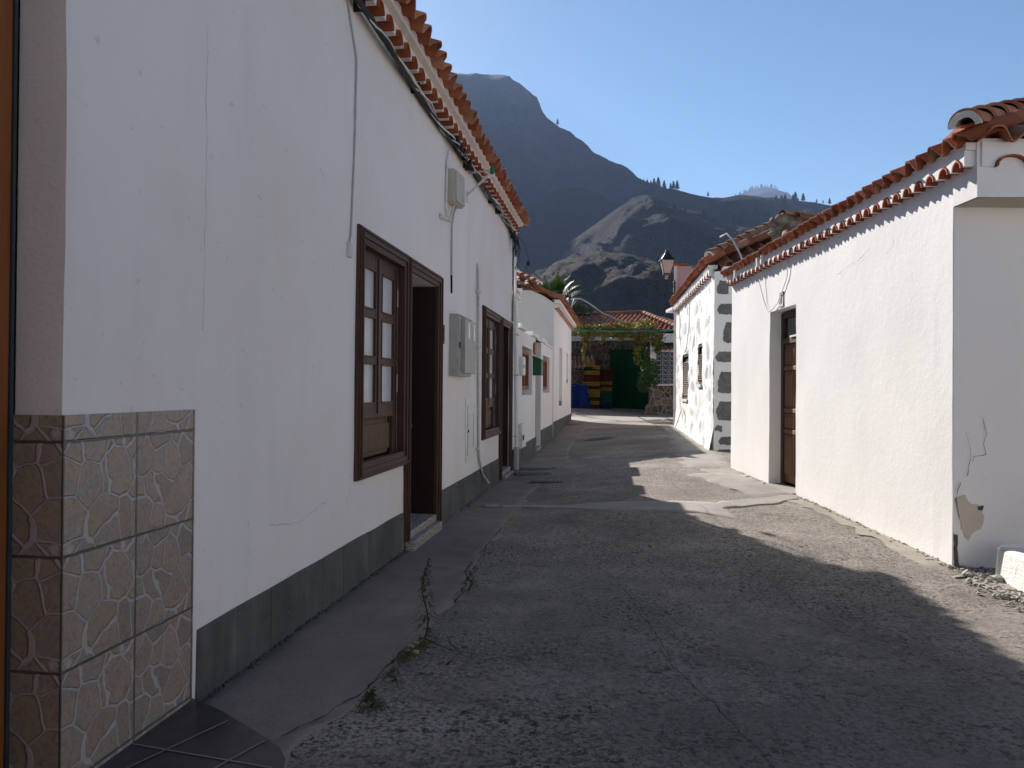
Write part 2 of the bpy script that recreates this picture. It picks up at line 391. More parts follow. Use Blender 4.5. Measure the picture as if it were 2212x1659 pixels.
def gz(x, y):
    def pw(P, v):
        if v <= P[0][0]: return P[0][1]
        for (a, b), (c, d) in zip(P, P[1:]):
            if v <= c: 
                u = (v-a)/(c-a); return b+(d-b)*u
        return P[-1][1]
    zl = pw([(0, 0), (17, 0), (24, .1), (31, .26), (36.5, .59), (42, .60), (60, .6)], y)
    zr = pw([(0, 0), (5, 0), (6.3, .04), (9.9, .14), (12.9, .18), (16.3, .20), (24, .35), (33, .33), (36, .33), (39.5, .55), (42, .6), (60, .6)], y)
    xl = -1.98+.1424*y; xr = 3.7+(.12*(y-14) if y > 14 else 0)
    t = max(0, min(1, (x-xl)/(xr-xl)))
    t = t*t*(3-2*t)
    return zl+(zr-zl)*t+.010*noise.noise(Vector((x*.9, y*.9, 3)))+.016*noise.noise(Vector((x*.3, y*.3, 9)))

# ------------------------------------------------------------------ ground
def grid(x0, x1, y0, y1, st, off, matname, name):
    b = MB(); nx = int((x1-x0)/st)+1; ny = int((y1-y0)/st)+1
    vs = [(x0+i*st, y0+j*st, gz(x0+i*st, y0+j*st)+off) for j in range(ny) for i in range(nx)]
    b.add(vs, [(j*nx+i, j*nx+i+1, (j+1)*nx+i+1, (j+1)*nx+i) for j in range(ny-1) for i in range(nx-1)])
    return struct(b.build(name, matname, smooth=60))
grid(-6, 12, -8, 48, .2, 0, 'street', 'street')
def strip(name, L, Rr, matname, off, nacross=6, wob=.05):
    """sheet between two polylines (lists of (x,y)), resampled, lying on the street"""
    def resample(P, n):
        d = [0]
        for a, b in zip(P, P[1:]): d.append(d[-1]+math.dist(a, b))
        out = []
        for k in range(n+1):
            t = d[-1]*k/n
            for i in range(len(P)-1):
                if t <= d[i+1]+1e-9:
                    u = (t-d[i])/(d[i+1]-d[i]); out.append((P[i][0]+(P[i+1][0]-P[i][0])*u, P[i][1]+(P[i+1][1]-P[i][1])*u)); break
        return out
    Ln = sum(math.dist(a, b) for a, b in zip(Rr, Rr[1:])); n = max(4, int(Ln/.12))
    A = resample(L, n); B = resample(Rr, n); b = MB(); vs = []
    US = [0, .03]+[.03+.94*q/nacross for q in range(1, nacross)]+[.97, 1]; nacross = len(US)-1
    for k in range(n+1):
        for j, u in enumerate(US):
            x = A[k][0]+(B[k][0]-A[k][0])*u; y = A[k][1]+(B[k][1]-A[k][1])*u; o = off
            if u > .9 or u < .05:
                ww = abs(wob)*(1 if u > .9 else .6)
                x += ww*(1.5*noise.noise(Vector((x*3, y*3, 1)))+.7*noise.noise(Vector((x*11, y*11, 3)))); y += ww*(1.5*noise.noise(Vector((x*3, y*3, 5)))+.7*noise.noise(Vector((x*11, y*11, 8))))
            if j in (0, nacross) or k in (0, n): o = -.012
            vs.append((x, y, gz(x, y)+o))
    m_ = nacross+1
    b.add(vs, [(k*m_+j, k*m_+j+1, (k+1)*m_+j+1, (k+1)*m_+j) for k in range(n) for j in range(nacross)])
    return struct(b.build(name, matname, smooth=60))
wl = lambda y, o=0.: (-1.98+.1424*y+o, y)
strip('pavement_apron', [wl(1.5, -.02), wl(6, -.02), wl(10, -.02), wl(13.9, -.02)],
      [(-.9, 1.5), (-.86, 3.0), (-.68, 3.7), (-.56, 4.4), (-.45, 5.0), (-.30, 5.8), (-.18, 7.2), (.02, 8.8), (.2, 10.2), (.55, 12), (.62, 13.9)], 'apron', .006, 8, .07)
strip('pavement_apron', [wl(14.0, -.02), wl(22, -.02), wl(31, -.02)], [(1.0, 14), (1.5, 19), (2.3, 24), (3.2, 31)], 'apron', .007, 8, .07)
strip('pavement_band', [(-.5, 9.75), (.56, 9.5), (1.2, 9.62), (2.1, 9.55), (2.6, 9.3)], [(-.5, 9.58), (.56, 9.3), (1.2, 9.02), (2.1, 8.75), (2.55, 8.2)], 'light_concrete', .012, 6, .05)
strip('pavement_band', [(2.5, 9.35), (3.2, 9.55), (3.78, 9.95)], [(2.45, 8.9), (3.2, 9.2), (3.75, 9.5)], 'light_concrete', .017, 4, .05)
strip('pavement_edge', [(3.72, 6.3), (3.74, 9.2), (3.77, 12.9)], [(3.55, 6.2), (3.52, 9.2), (3.2, 12.9)], 'sand', .010, 4, .1)
strip('pavement_edge', [(3.85, 13.0), (4.5, 16.2), (5.0, 20), (5.5, 25)], [(3.0, 13), (3.5, 16.2), (4.2, 20), (4.9, 25)], 'light_concrete', .009, 4, .12)
strip('pavement_patch', [(2.75, 12.2), (3.0, 11), (3.15, 9.6)], [(3.7, 12.2), (3.72, 11), (3.72, 9.8)], 'light_concrete', .022, 5, .12)
strip('pavement_edge', [(4.6, 3.0), (4.3, 5.9)], [(3.4, 3.0), (3.55, 6.2)], 'sand', .012, 6, .12)
strip('yard_paving', [(1.8, 33), (2.4, 44)], [(9, 33), (9, 44)], 'apron', .011, 12, .1)
strip('yard_paving', [(1.6, 29.5), (1.9, 33.0)], [(8.5, 29.5), (9, 33.0)], 'light_concrete', .015, 12, .1)

def cracks(name, lines, wdt=.012, m_='crack', off=.017):
    b = MB()
    for P in lines:
        pts = []
        for a, c in zip(P, P[1:]):
            n = max(2, int(math.dist(a, c)/.035))
            for k in range(n): pts.append((a[0]+(c[0]-a[0])*k/n, a[1]+(c[1]-a[1])*k/n))
        q = [(x+.035*noise.noise(Vector((x*6, y*6, 2)))+.014*noise.noise(Vector((x*25, y*25, 7))), y+.035*noise.noise(Vector((x*6, y*6, 12)))) for x, y in pts]
        for i in range(len(q)-1):
            dx, dy = q[i+1][0]-q[i][0], q[i+1][1]-q[i][1]; L = math.hypot(dx, dy)+1e-6; nx, ny = -dy/L, dx/L
            def wd(k): return max(.0015, wdt*(.5+1.1*noise.noise(Vector((q[k][0]*9, q[k][1]*9, 4)))))
            a, c = wd(i), wd(i+1)
            b.quad((q[i][0]-nx*a, q[i][1]-ny*a, gz(*q[i])+off), (q[i+1][0]-nx*c, q[i+1][1]-ny*c, gz(*q[i+1])+off), (q[i+1][0]+nx*c, q[i+1][1]+ny*c, gz(*q[i+1])+off), (q[i][0]+nx*a, q[i][1]+ny*a, gz(*q[i])+off))
    return struct(b.build(name, m_))
cracks('pavement_crack', [
    [(-.94, 3.2), (-.72, 3.65), (-.62, 4.2), (-.5, 4.5)], [(-.38, 5.1), (-.33, 5.8), (-.22, 7.2), (-.05, 8.2)],
    [(-.5, 4.45), (-.34, 4.24), (-.1, 4.18), (.12, 4.14)], [(-.5, 4.5), (-.36, 4.40), (-.28, 4.22), (-.34, 4.0)],
    ], .007)
cracks('pavement_crack', [
    [(.62, 8.8), (.76, 7.2), (.76, 6.28), (.85, 5.4), (.9, 4.7), (.88, 4.09), (1.0, 3.4), (1.07, 2.9), (1.1, 2.2)],
    [(2.3, 9.1), (2.2, 7.5), (2.02, 6.2), (2.0, 5.0), (2.1, 4.55), (2.2, 4.3), (2.6, 4.2)],
    [(.9, 4.1), (1.5, 4.0), (2.15, 4.55)], [(-1.0, 5.9), (-.6, 5.75), (-.35, 5.8)],
    [(2.43, 12.1), (2.36, 11), (2.35, 9.9)], [(.9, 13.5), (1.1, 15.5), (1.3, 18)]], .0032)
b = MB(); b.box(-7000, 7000, -3000, 9000, -3, -.25); struct(b.build('ground', 'hill_near'))

# joint debris along the left plinth
def debris(name, path, n, sz, m_, width=.03):
    b = MB()
    for i in range(n):
        k = random.random()*(len(path)-1); a = path[int(k)]; c = path[min(int(k)+1, len(path)-1)]; u = k-int(k)
        x = a[0]+(c[0]-a[0])*u+random.gauss(0, width); y = a[1]+(c[1]-a[1])*u+random.gauss(0, width)
        s_ = sz*random.uniform(.3, 1.3)
        b.blob((x, y, gz(x, y)+.01+s_*.2), (s_, s_, s_*.6), 1, .4)
    return struct(b.build(name, m_), 'stuff')
debris('gravel', [wl(3.6, .02), wl(7, .02)], 260, .010, 'rubble', .012)
debris('gravel', [(3.70, 5.9), (3.72, 7), (3.73, 9.8)], 330, .014, 'pebble', .05)
debris('gravel', [(3.55, 4.2), (3.62, 5.4), (3.75, 5.95), (4.0, 6.15)], 330, .018, 'pebble', .09)
debris('gravel', [wl(8.4, .02), wl(13.6, .02), wl(17, .03), wl(31, .05)], 300, .012, 'pebble', .02)

# ------------------------------------------------------------------ walls
def lines(a, b, cuts, st):
    cs = sorted(set([a, b]+[c for c in cuts if a < c < b])); out = []
    for x, y in zip(cs, cs[1:]):
        n = max(1, math.ceil((y-x)/st-1e-6)); out += [x+(y-x)*k/n for k in range(n)]
    return out+[cs[-1]]
def wall(b, F, s0, s1, z0, z1, holes=(), depth=.2, st=.18, amp=.006, thick=.5, top=True, ftop=None, freq=1.3):
    """skin with openings, reveals, and a closed body behind"""
    S = lines(s0, s1, [h[0] for h in holes]+[h[1] for h in holes], st)
    Z = lines(z0, z1, [h[2] for h in holes]+[h[3] for h in holes], st)
    def P(i, j):
        s_, z_ = S[i], Z[j]
        if ftop and j == len(Z)-1: z_ = ftop(s_)
        q = F(s_, 0, z_); a = amp*(noise.noise(Vector(q)*freq)*1.4+noise.noise(Vector(q)*3.7)*.5)
        return F(s_, a, z_)
    nS, nZ = len(S), len(Z)
    vs = [P(i, j) for j in range(nZ) for i in range(nS)]
    inh = lambda s_, z_: any(h[0] < s_ < h[1] and h[2] < z_ < h[3] for h in holes)
    fs = []
    for j in range(nZ-1):
        for i in range(nS-1):
            if not inh((S[i]+S[i+1])/2, (Z[j]+Z[j+1])/2): fs.append((j*nS+i, j*nS+i+1, (j+1)*nS+i+1, (j+1)*nS+i))
    b.add(vs, fs)
    for h in holes:     # reveals share the wavy edge
        i0, i1 = S.index(h[0]), S.index(h[1]); j0, j1 = Z.index(h[2]), Z.index(h[3]); d = h[4] if len(h) > 4 else depth
        for j in range(j0, j1):
            for i in (i0, i1): b.quad(P(i, j), P(i, j+1), F(S[i], -d, Z[j+1]), F(S[i], -d, Z[j]))
        for i in range(i0, i1):
            for j in (j0, j1): b.quad(P(i, j), P(i+1, j), F(S[i+1], -d, Z[j]), F(S[i], -d, Z[j]))
    zt = ftop if ftop else (lambda s_: z1)
    # ends, top, back
    for i in (0, nS-1):
        for j in range(nZ-1):
            za, zb = Z[j], (zt(S[i]) if j == nZ-2 else Z[j+1]); b.quad(P(i, j), P(i, j+1), F(S[i], -thick, zb), F(S[i], -thick, za))
    for i in range(nS-1): b.quad(P(i, nZ-1), P(i+1, nZ-1), F(S[i+1], -thick, zt(S[i+1])), F(S[i], -thick, zt(S[i])))
    b.quad(F(s0, -thick, z0), F(s1, -thick, z0), F(s1, -thick, zt(s1)), F(s0, -thick, zt(s0)))

def tile_sheet(b, F, s0, s1, o0, z0, run, rise, pitch=.24, course=.36, amp=.045, nseg=10, thick=.016, jit=1., trim0=0., trim1=0.):
    """barrel tile roof; lower edge at outward o0 and height z0, climbs 'rise' over 'run' going inwards (-o)"""
    n = max(1, round((s1-s0)/pitch)); pt = (s1-s0)/n; L = math.hypot(run, rise); nc = max(1, round(L/course)); cl = L/nc
    nv = (rise/L, run/L)   # normal (out, z)
    def P(s_, v, h): return F(s_, o0-run*v/L+nv[0]*h, z0+rise*v/L+nv[1]*h)
    for k in range(nc):
        v0 = k*cl-(.05 if k else 0); v1 = (k+1)*cl
        for i in range(n):
            sa = s0+i*pt
            if sa+pt < s0+trim0*v0 or sa > s1-trim1*v0: continue
            js, jv, jh, tn = random.uniform(-1, 1)*.011*jit, random.uniform(-1, 1)*.026*jit, random.uniform(-1, 1)*.009*jit, random.random()
            vs = []
            for row in (0, 1, 2):
                for q in range(nseg+1):
                    u = q/nseg; cc = math.cos(2*math.pi*(u-.5)); h = amp*(cc**.55 if cc > 0 else -1.3*abs(cc)**1.7)
                    cov = cc > 0
                    e = .5*(1+math.tanh(cc*6)) 
                    s_ = sa+u*pt+js*e
                    if row == 0: vs.append(P(s_, v0+jv*e-(.012*e), h+.024+jh*e-thick))
                    if row == 1: vs.append(P(s_, v0+jv*e-(.012*e), h+.024+jh*e))
                    if row == 2: vs.append(P(s_, v1, h*.93-.002))
            m_ = nseg+1
            b.add(vs, [(rw*m_+q, rw*m_+q+1, (rw+1)*m_+q+1, (rw+1)*m_+q) for rw in (0, 1) for q in range(nseg)], tn)
    # closing underside of the first course, so the overhang has a body
    for i in range(n):
        vs = []
        for row in (0, 1):
            for q in range(nseg+1):
                u = q/nseg; cc = math.cos(2*math.pi*(u-.5)); h = amp*(cc**.55 if cc > 0 else -1.3*abs(cc)**1.7)
                vs.append(P(s0+(i+u)*pt, .002 if row == 0 else min(cl*1.2, L), h+(.024-thick if row == 0 else -thick)))
        b.add(vs, [(q, q+1, nseg+1+q+1, nseg+1+q) for q in range(nseg)], random.random())

def corbel(F, s0, s1, zb, out, h, pitch, parent, archw=.66, ztop=None, mo=.02, plast='plaster'):
    """plastered lower row: white band with arched mouths lined in red tile"""
    n = round((s1-s0)/pitch); pt = (s1-s0)/n; N = 8; a = MB(); l = MB(); zt = zb+h*1.35 if ztop is None else ztop
    for i in range(n):
        sa = s0+i*pt; w_ = pt*archw*random.uniform(.94, 1.05); c = sa+pt/2+random.uniform(-.008, .008); hh = h*random.uniform(.92, 1.06)
        prof = [(sa, zb), (c-w_/2, zb)]+[(c-w_/2*math.cos(math.pi*q/N), zb+hh*math.sin(math.pi*q/N)) for q in range(1, N)]+[(c+w_/2, zb), (sa+pt, zb)]
        for (x0, y0), (x1, y1) in zip(prof, prof[1:]):
            a.quad(F(x0, out, y0), F(x1, out, y1), F(x1, out, zt), F(x0, out, zt))
            a.quad(F(x0, out, y0), F(x1, out, y1), F(x1, -.02, y1), F(x0, -.02, y0))
        tn = random.random()
        arc = [(c-w_/2*.985*math.cos(math.pi*q/N), zb-.004+hh*.97*math.sin(math.pi*q/N)) for q in range(N+1)]
        arc2 = [(c-(w_/2-.016)*math.cos(math.pi*q/N), zb-.004+(hh-.016)*math.sin(math.pi*q/N)) for q in range(N+1)]
        o1 = out+mo
        for q in range(N):
            l.quad(F(arc[q][0], o1, arc[q][1]), F(arc[q+1][0], o1, arc[q+1][1]), F(arc[q+1][0], -.01, arc[q+1][1]), F(arc[q][0], -.01, arc[q][1]), tn)
            l.quad(F(arc2[q][0], o1, arc2[q][1]), F(arc2[q+1][0], o1, arc2[q+1][1]), F(arc2[q+1][0], -.01, arc2[q+1][1]), F(arc2[q][0], -.01, arc2[q][1]), tn)
            l.quad(F(arc2[q][0], o1, arc2[q][1]), F(arc2[q+1][0], o1, arc2[q+1][1]), F(arc[q+1][0], o1, arc[q+1][1]), F(arc[q][0], o1, arc[q][1]), tn)
    a.quad(F(s0, out, zt), F(s1, out, zt), F(s1, -.02, zt), F(s0, -.02, zt))
    a.quad(F(s0, out, zb), F(s0, out, zt), F(s0, -.02, zt), F(s0, -.02, zb)); a.quad(F(s1, out, zb), F(s1, out, zt), F(s1, -.02, zt), F(s1, -.02, zb))
    a.build('cornice', plast, parent); l.build('corbel_tiles', 'tile_liner', parent)

def caps(b, P0, P1, rad=.11, seg=.42, step=.03):
    """overlapping half-round ridge or hip tiles from low P0 to high P1"""
    P0, P1 = Vector(P0), Vector(P1); d = (P1-P0); L = d.length; d.normalize(); side = d.cross(Vector((0, 0, 1))).normalized(); up = side.cross(d).normalized()
    n = max(1, round(L/seg)); sl = L/n; N = 10
    for k in range(n):
        a = P0+d*(k*sl-(.05 if k else 0)); c = P0+d*((k+1)*sl); vs = []; tn = random.random(); ra = rad*random.uniform(.97, 1.04)
        for (q, rr, lift) in ((a, ra*.86, step*.8), (a, ra, step), (c, ra*.86, 0)):
            for j in range(N+1):
                t = math.pi*j/N; vs.append(q+side*rr*math.cos(t)+up*(rr*math.sin(t)+lift-.02))
        m_ = N+1
        b.add(vs, [(rw*m_+j, rw*m_+j+1, (rw+1)*m_+j+1, (rw+1)*m_+j) for rw in (0, 1) for j in range(N)], tn)
        b.add([vs[m_+j] for j in (0, N)]+[vs[2*m_+j] for j in (N, 0)], [(0, 1, 2, 3)], tn)

def mouth(b, P0, P1, rad):
    P0, P1 = Vector(P0), Vector(P1); d = (P1-P0).normalized(); side = d.cross(Vector((0, 0, 1))).normalized(); up = side.cross(d).normalized(); N = 12; vs = []
    for (k, rr, o) in ((0, rad*.93, 0), (1, rad*.93, -.02), (2, rad*.55, -.015), (3, rad*.5, .2)):
        for j in range(N+1):
            t = math.pi*j/N; q = rr*(1+.08*noise.noise(Vector((j*.8, k, rad*9)))); vs.append(P0+d*o+side*q*math.cos(t)+up*(q*math.sin(t)))
    m_ = N+1
    b.add(vs, [(r_*m_+j, r_*m_+j+1, (r_+1)*m_+j+1, (r_+1)*m_+j) for r_ in range(3) for j in range(N)])

def text(body, size, loc_fn, parent, m_='ink', name='digits'):
    """lettering laid on a plate; loc_fn(u,v)->world"""
    cu = bpy.data.curves.new(name, 'FONT'); cu.body = body; cu.size = size; cu.align_x = 'CENTER'; cu.align_y = 'CENTER'
    o = bpy.data.objects.new('tmp', cu); COL.objects.link(o)
    bpy.context.view_layer.update()
    me = bpy.data.meshes.new_from_object(o.evaluated_get(bpy.context.evaluated_depsgraph_get()))
    b = MB(); b.add([loc_fn(v.co.x, v.co.y) for v in me.vertices], [tuple(f.vertices) for f in me.polygons])
    bpy.data.objects.remove(o)
    return b.build(name, m_, parent)

# ------------------------------------------------------------------ house on the left
H1 = thing('white_house', 'long white two-door house on the left with dark wooden windows, grey plinth and tiled eave', 'house', FL(6, 0, 0))
b = MB()
holesL = [(5.80, 6.92, .88, 2.62, .13), (7.10, 8.20, 0.0, 2.60, .42), (11.05, 12.40, .85, 2.60, .13), (12.65, 13.62, 0.0, 2.60, .42), (1.55, 2.70, -.3, 4.3, .19)]
wall(b, FL, -7, 13.93, -.3, 4.70, holesL, .13, .2, .007, 5.5)
b.build('wall', 'plaster', H1, smooth=40)
# roof, eave rows, cornice
b = MB(); tile_sheet(b, FL, -7, 14.02, .31, 4.56, 3.2, 1.35, .245, .38, .046)
caps(b, FL(-7, -2.95, 5.98), FL(14.0, -2.95, 5.98), .13, .42)
b.fbox(FL, -6.9, 13.9, -3.2, .05, 4.68, 4.71)
b.hexa([FL(-6.9, .0, 4.66), FL(13.9, .0, 4.66), FL(13.9, -2.9, 4.66), FL(-6.9, -2.9, 4.66), FL(-6.9, -.1, 4.68), FL(13.9, -.1, 4.68), FL(13.9, -2.9, 5.86), FL(-6.9, -2.9, 5.86)])
b.build('roof', 'tile', H1, smooth=50)
corbel(FL, -7, 13.98, 4.395, .125, .085, .245, H1)
b = MB(); b.fbox(FL, -7, 13.99, -.02, .19, 4.512, 4.60); b.build('soffit', 'plaster', H1)
# plinth
b = MB()
for (a, c) in ((3.56, 6.95), (8.36, 12.50), (13.80, 13.96)):
    b = MB(); S = lines(a, c, [], .42)
    for k in range(len(S)-1):
        wv = lambda s_: .36+.008*noise.noise(Vector((s_*2.5, 0, 0)))
        o = .014+.002*random.random(); s0_, s1_ = S[k]+.002, S[k+1]-.002
        b.hexa([FL(s0_, -.02, -.1), FL(s1_, -.02, -.1), FL(s1_, o, -.1), FL(s0_, o, -.1), FL(s0_, -.02, wv(s0_)), FL(s1_, -.02, wv(s1_)), FL(s1_, o, wv(s1_)), FL(s0_, o, wv(s0_))])
    b.build('plinth', 'plinth', H1, bevel=.003)
# crazy-paving tile dado and its return in the doorway
b = MB()
def dado(s0, s1, o, fr):
    rows = [(-.05, .07), (.07, .48), (.48, .89), (.89, 1.30), (1.30, 1.395)]; cs = lines(s0, s1, [s0+.41], 1)
    for (z0, z1) in rows:
        for k in range(len(cs)-1):
            a, c = cs[k], cs[k+1]; u0 = 0; u1 = (c-a)/.41; v1 = 1; v0 = 1-(z1-z0)/.41
            if z1 > 1.35: v0, v1 = 0, (z1-z0)/.41
            off = (k*1.0)
            b.quad(fr(a, z0), fr(c, z0), fr(c, z1), fr(a, z1), .5, [(u0+off, v0), (u1+off, v0), (u1+off, v1), (u0+off, v1)])
dado(2.688, 3.52, .012, lambda s_, z_: FL(s_, .014, z_))
b.quad(FL(3.52, -.01, -.05), FL(3.52, .014, -.05), FL(3.52, .014, 1.395), FL(3.52, -.01, 1.395), .5, [(0, 0), (.02, 0), (.02, .02), (0, .02)])
b.quad(FL(2.700, -.185, 1.395), FL(3.52, -.185, 1.395), FL(3.52, .014, 1.395), FL(2.700, .014, 1.395), .5, [(.1, .1), (.12, .1), (.12, .12), (.1, .12)])
dado(0, .20, 0, lambda u, z_: FL(2.688, .014-u, z_))
b.build('tile_dado', 'crazy_tile', H1)
# near doorway: grey rebate and orange door
nd_ = MB(); nd_.fbox(FL, 2.674, 2.687, -.26, -.186, -.05, 4.28); nd_.build('door_rebate', 'blue_strip', H1)
d0 = MB(); d0.fbox(FL, 1.55, 2.673, -.27, -.192, -.05, 4.28)
for z0 in (.1, .9, 1.7): d0.fbox(FL, 1.75, 2.4, -.192, -.18, z0, z0+.65)
d0.build('door', 'wood_orange', H1, bevel=.006)
# the joinery
def moulded(F, s0, s1, z0, z1, wd, bottom=True, left=True, o=.028):
    """stepped architrave around an opening"""
    b = MB(); steps = [(0, wd, .0, o), (.012, wd*.62, o, o+.016), (.026, wd*.30, o+.016, o+.030)]
    for (i0, w1, o0, o1) in steps:
        a, c, zb, zt = s0+i0, s1-i0, (z0+i0 if bottom else z0), z1-i0; w_ = w1-i0
        o0 = o0-.04 if o0 == 0 else o0-.001
        if left: b.fbox(F, a, a+w_, o0, o1, zb, zt)
        b.fbox(F, c-w_, c, o0, o1, zb, zt)
        b.fbox(F, (a+w_ if left else a)+.0005, c-w_-.0005, o0, o1-.001, zt-w_, zt)
        if bottom: b.fbox(F, (a+w_ if left else a)+.0005, c-w_-.0005, o0, o1-.001, zb, zb+w_)
    return b
def big_window(F, s0, s1, z0, z1, parent, cols):
    w_ = moulded(F, s0, s1, z0, z1, .13).build('window', 'wood_dark', parent, bevel=.003)
    w_['label'] = 'dark brown window of six frosted panes over a wooden panel'
    f = MB(); a, c = s0+.13, s1-.13; g = -.045
    zr = [z1-.27, z1-.58, z1-.66, z1-.97, z1-1.04, z1-1.35]
    # stiles and rails
    xs = [a]+[q for cc in cols for q in cc]+[c]
    f.fbox(F, xs[0], xs[1], g-.03, g, z0+.13, z1-.13); f.fbox(F, xs[2], xs[3], g-.03, g, z0+.47, z1-.13); f.fbox(F, xs[4], xs[5], g-.03, g, z0+.13, z1-.13)
    for (u, v) in ((z1-.13, zr[0]), (zr[1], zr[2]), (zr[3], zr[4]), (zr[5], z0+.47)):
        for (p0, p1) in ((xs[1], xs[2]), (xs[3], xs[4])): f.fbox(F, p0, p1, g-.03, g-.002, v, u)
    f.fbox(F, (xs[2]+xs[3])/2-.03, (xs[2]+xs[3])/2+.03, g, g+.012, z0+.49, z1-.15)
    for (p0, p1) in ((xs[1], xs[2]), (xs[3], xs[4])):     # glazing beads
        for (zt, zb) in ((zr[0], zr[1]), (zr[2], zr[3]), (zr[4], zr[5])):
            f.fbox(F, p0, p1, g-.002, g+.008, zt-.001, zt+.014); f.fbox(F, p0, p1, g-.002, g+.008, zb-.014, zb)
            f.fbox(F, p0-.012, p0, g-.002, g+.006, zb-.012, zt+.012); f.fbox(F, p1, p1+.012, g-.002, g+.006, zb-.012, zt+.012)
    f.build('sash', 'wood_dark', w_, bevel=.002)
    f = MB(); f.fbox(F, xs[1], xs[4], g-.07, g-.045, z0+.13, z0+.45)
    f.fbox(F, a+.05, c-.05, g-.045, g-.03, z0+.17, z0+.40); f.build('panel', 'wood_faded', w_, bevel=.006)
    f = MB(); f.fbox(F, xs[1], xs[4], g-.04, g-.0015, z0+.455, z0+.49); f.build('lower_rail', 'wood_faded', w_)
    for (p0, p1) in ((xs[1], xs[2]), (xs[3], xs[4])):
        for (zt, zb) in ((zr[0], zr[1]), (zr[2], zr[3]), (zr[4], zr[5])):
            f = MB(); f.fbox(F, p0, p1, g-.024, g-.018, zb, zt); f.build('pane', 'frosted', w_)
    for z_ in (z0+.75, z1-.42):
        f = MB(); f.tube([F(c-.03, g+.01, z_-.08), F(c-.03, g+.01, z_+.08)], .009, 8); f.build('hinge', 'hinge', w_)
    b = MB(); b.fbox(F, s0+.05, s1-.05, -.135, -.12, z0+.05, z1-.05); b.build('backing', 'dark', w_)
    return w_
big_window(FL, 5.68, 7.03, .80, 2.735, H1, [(5.97, 6.28), (6.46, 6.79)])
big_window(FL, 10.93, 12.52, .76, 2.715, H1, [(11.30, 11.66), (11.86, 12.22)])
def big_door(F, s0, s1, zt, parent):
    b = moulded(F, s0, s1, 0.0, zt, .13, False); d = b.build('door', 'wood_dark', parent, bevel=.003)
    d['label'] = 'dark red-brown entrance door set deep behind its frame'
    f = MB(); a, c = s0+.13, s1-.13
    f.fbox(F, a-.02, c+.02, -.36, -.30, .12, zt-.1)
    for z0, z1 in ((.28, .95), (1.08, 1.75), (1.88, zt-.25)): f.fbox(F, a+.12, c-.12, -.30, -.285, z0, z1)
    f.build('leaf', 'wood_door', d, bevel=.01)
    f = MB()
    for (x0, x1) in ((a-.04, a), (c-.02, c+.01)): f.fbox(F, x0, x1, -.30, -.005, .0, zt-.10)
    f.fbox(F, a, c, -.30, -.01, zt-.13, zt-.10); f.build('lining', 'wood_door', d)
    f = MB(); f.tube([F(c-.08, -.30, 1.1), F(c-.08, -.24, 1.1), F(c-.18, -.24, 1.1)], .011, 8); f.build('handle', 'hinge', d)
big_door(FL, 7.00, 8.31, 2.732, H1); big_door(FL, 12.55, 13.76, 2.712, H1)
for (a, c, hh) in ((7.03, 8.10, .165), (12.66, 13.62, .12)):
    b = MB(); b.fbox(FL, a, c, -.40, .045, hh-.075, hh); b.fbox(FL, a-.03, c+.04, -.30, .10, -.1, hh-.078)
    o = b.build('doorstep', 'granite', H1, bevel=.012)
# doorstep tiles at the nearest door
b = MB()
outl = [(-1.525, 3.53), (-1.30, 3.37), (-1.03, 3.13), (-.93, 3.03), (-.875, 2.93), (-.85, 2.8), (-.86, 1.2), (-1.78, 1.2)]
n = len(outl); b.add([(x, y, .052) for x, y in outl]+[(x, y, -.05) for x, y in outl], [tuple(range(n))]+[(i, (i+1) % n, n+(i+1) % n, n+i) for i in range(n)])
land = tag(b.build('doorstep_slab', 'dark_floor', bevel=.004), 'dark brown tiled doorstep slab with a rounded corner below the stone-look tiles', 'doorstep')
b = MB()
def joint(p0, p1, w_=.004):
    d = (p1[0]-p0[0], p1[1]-p0[1]); L = math.hypot(*d); nx, ny = -d[1]/L*w_, d[0]/L*w_
    b.quad((p0[0]-nx, p0[1]-ny, .056), (p1[0]-nx, p1[1]-ny, .056), (p1[0]+nx, p1[1]+ny, .056), (p0[0]+nx, p0[1]+ny, .056))
joint((-1.22, 3.26), (-1.75, 2.3)); joint((-1.55, 3.05), (-.9, 2.86)); joint((-1.0, 3.08), (-1.4, 2.3)); joint((-1.66, 2.7), (-.88, 2.45))
b.build('joints', 'light_concrete', land)

# ---- things fixed to the left house
t = thing('meter_box', 'large grey metal meter cabinet with two small glass slots on the left house wall', 'meter box', FL(9.2, 0, 1.65))
b = MB(); b.fbox(FL, 8.80, 9.62, -.01, .10, 1.655, 2.36); b.fbox(FL, 8.80, 9.65, -.012, .115, 2.36, 2.375); b.build('case', 'metal_grey', t, bevel=.004)
b = MB(); b.fbox(FL, 8.83, 9.60, .1, .112, 1.67, 2.345); b.fbox(FL, 8.95, 9.60, .112, .165, 1.69, 2.335); b.build('door', 'metal_grey', t, bevel=.004)
for s_ in (9.08, 9.40):
    b = MB(); b.fbox(FL, s_, s_+.12, .165, .172, 2.10, 2.30); o = b.build('slot_frame', 'white_paint', t)
    b = MB(); b.fbox(FL, s_+.03, s_+.09, .172, .175, 2.125, 2.275); b.build('slot_glass', 'window_dark', o)
b = MB(); b.fbox(FL, 8.85, 8.91, .112, .122, 1.98, 2.05); b.build('latch', 'dark_steel', t)
t = thing('junction_box', 'beige metal cable junction box high under the eave of the left house', 'junction box', FL(8.85, 0, 3.63))
def tl(s_, z_): return (s_, z_)
b = MB(); b.hexa([FL(8.60, 0, 3.63), FL(9.08, 0, 3.66), FL(9.08, .10, 3.66), FL(8.60, .10, 3.63), FL(8.57, 0, 4.00), FL(9.05, 0, 4.03), FL(9.05, .10, 4.03), FL(8.57, .10, 4.00)]); b.build('case', 'metal_beige', t, bevel=.006)
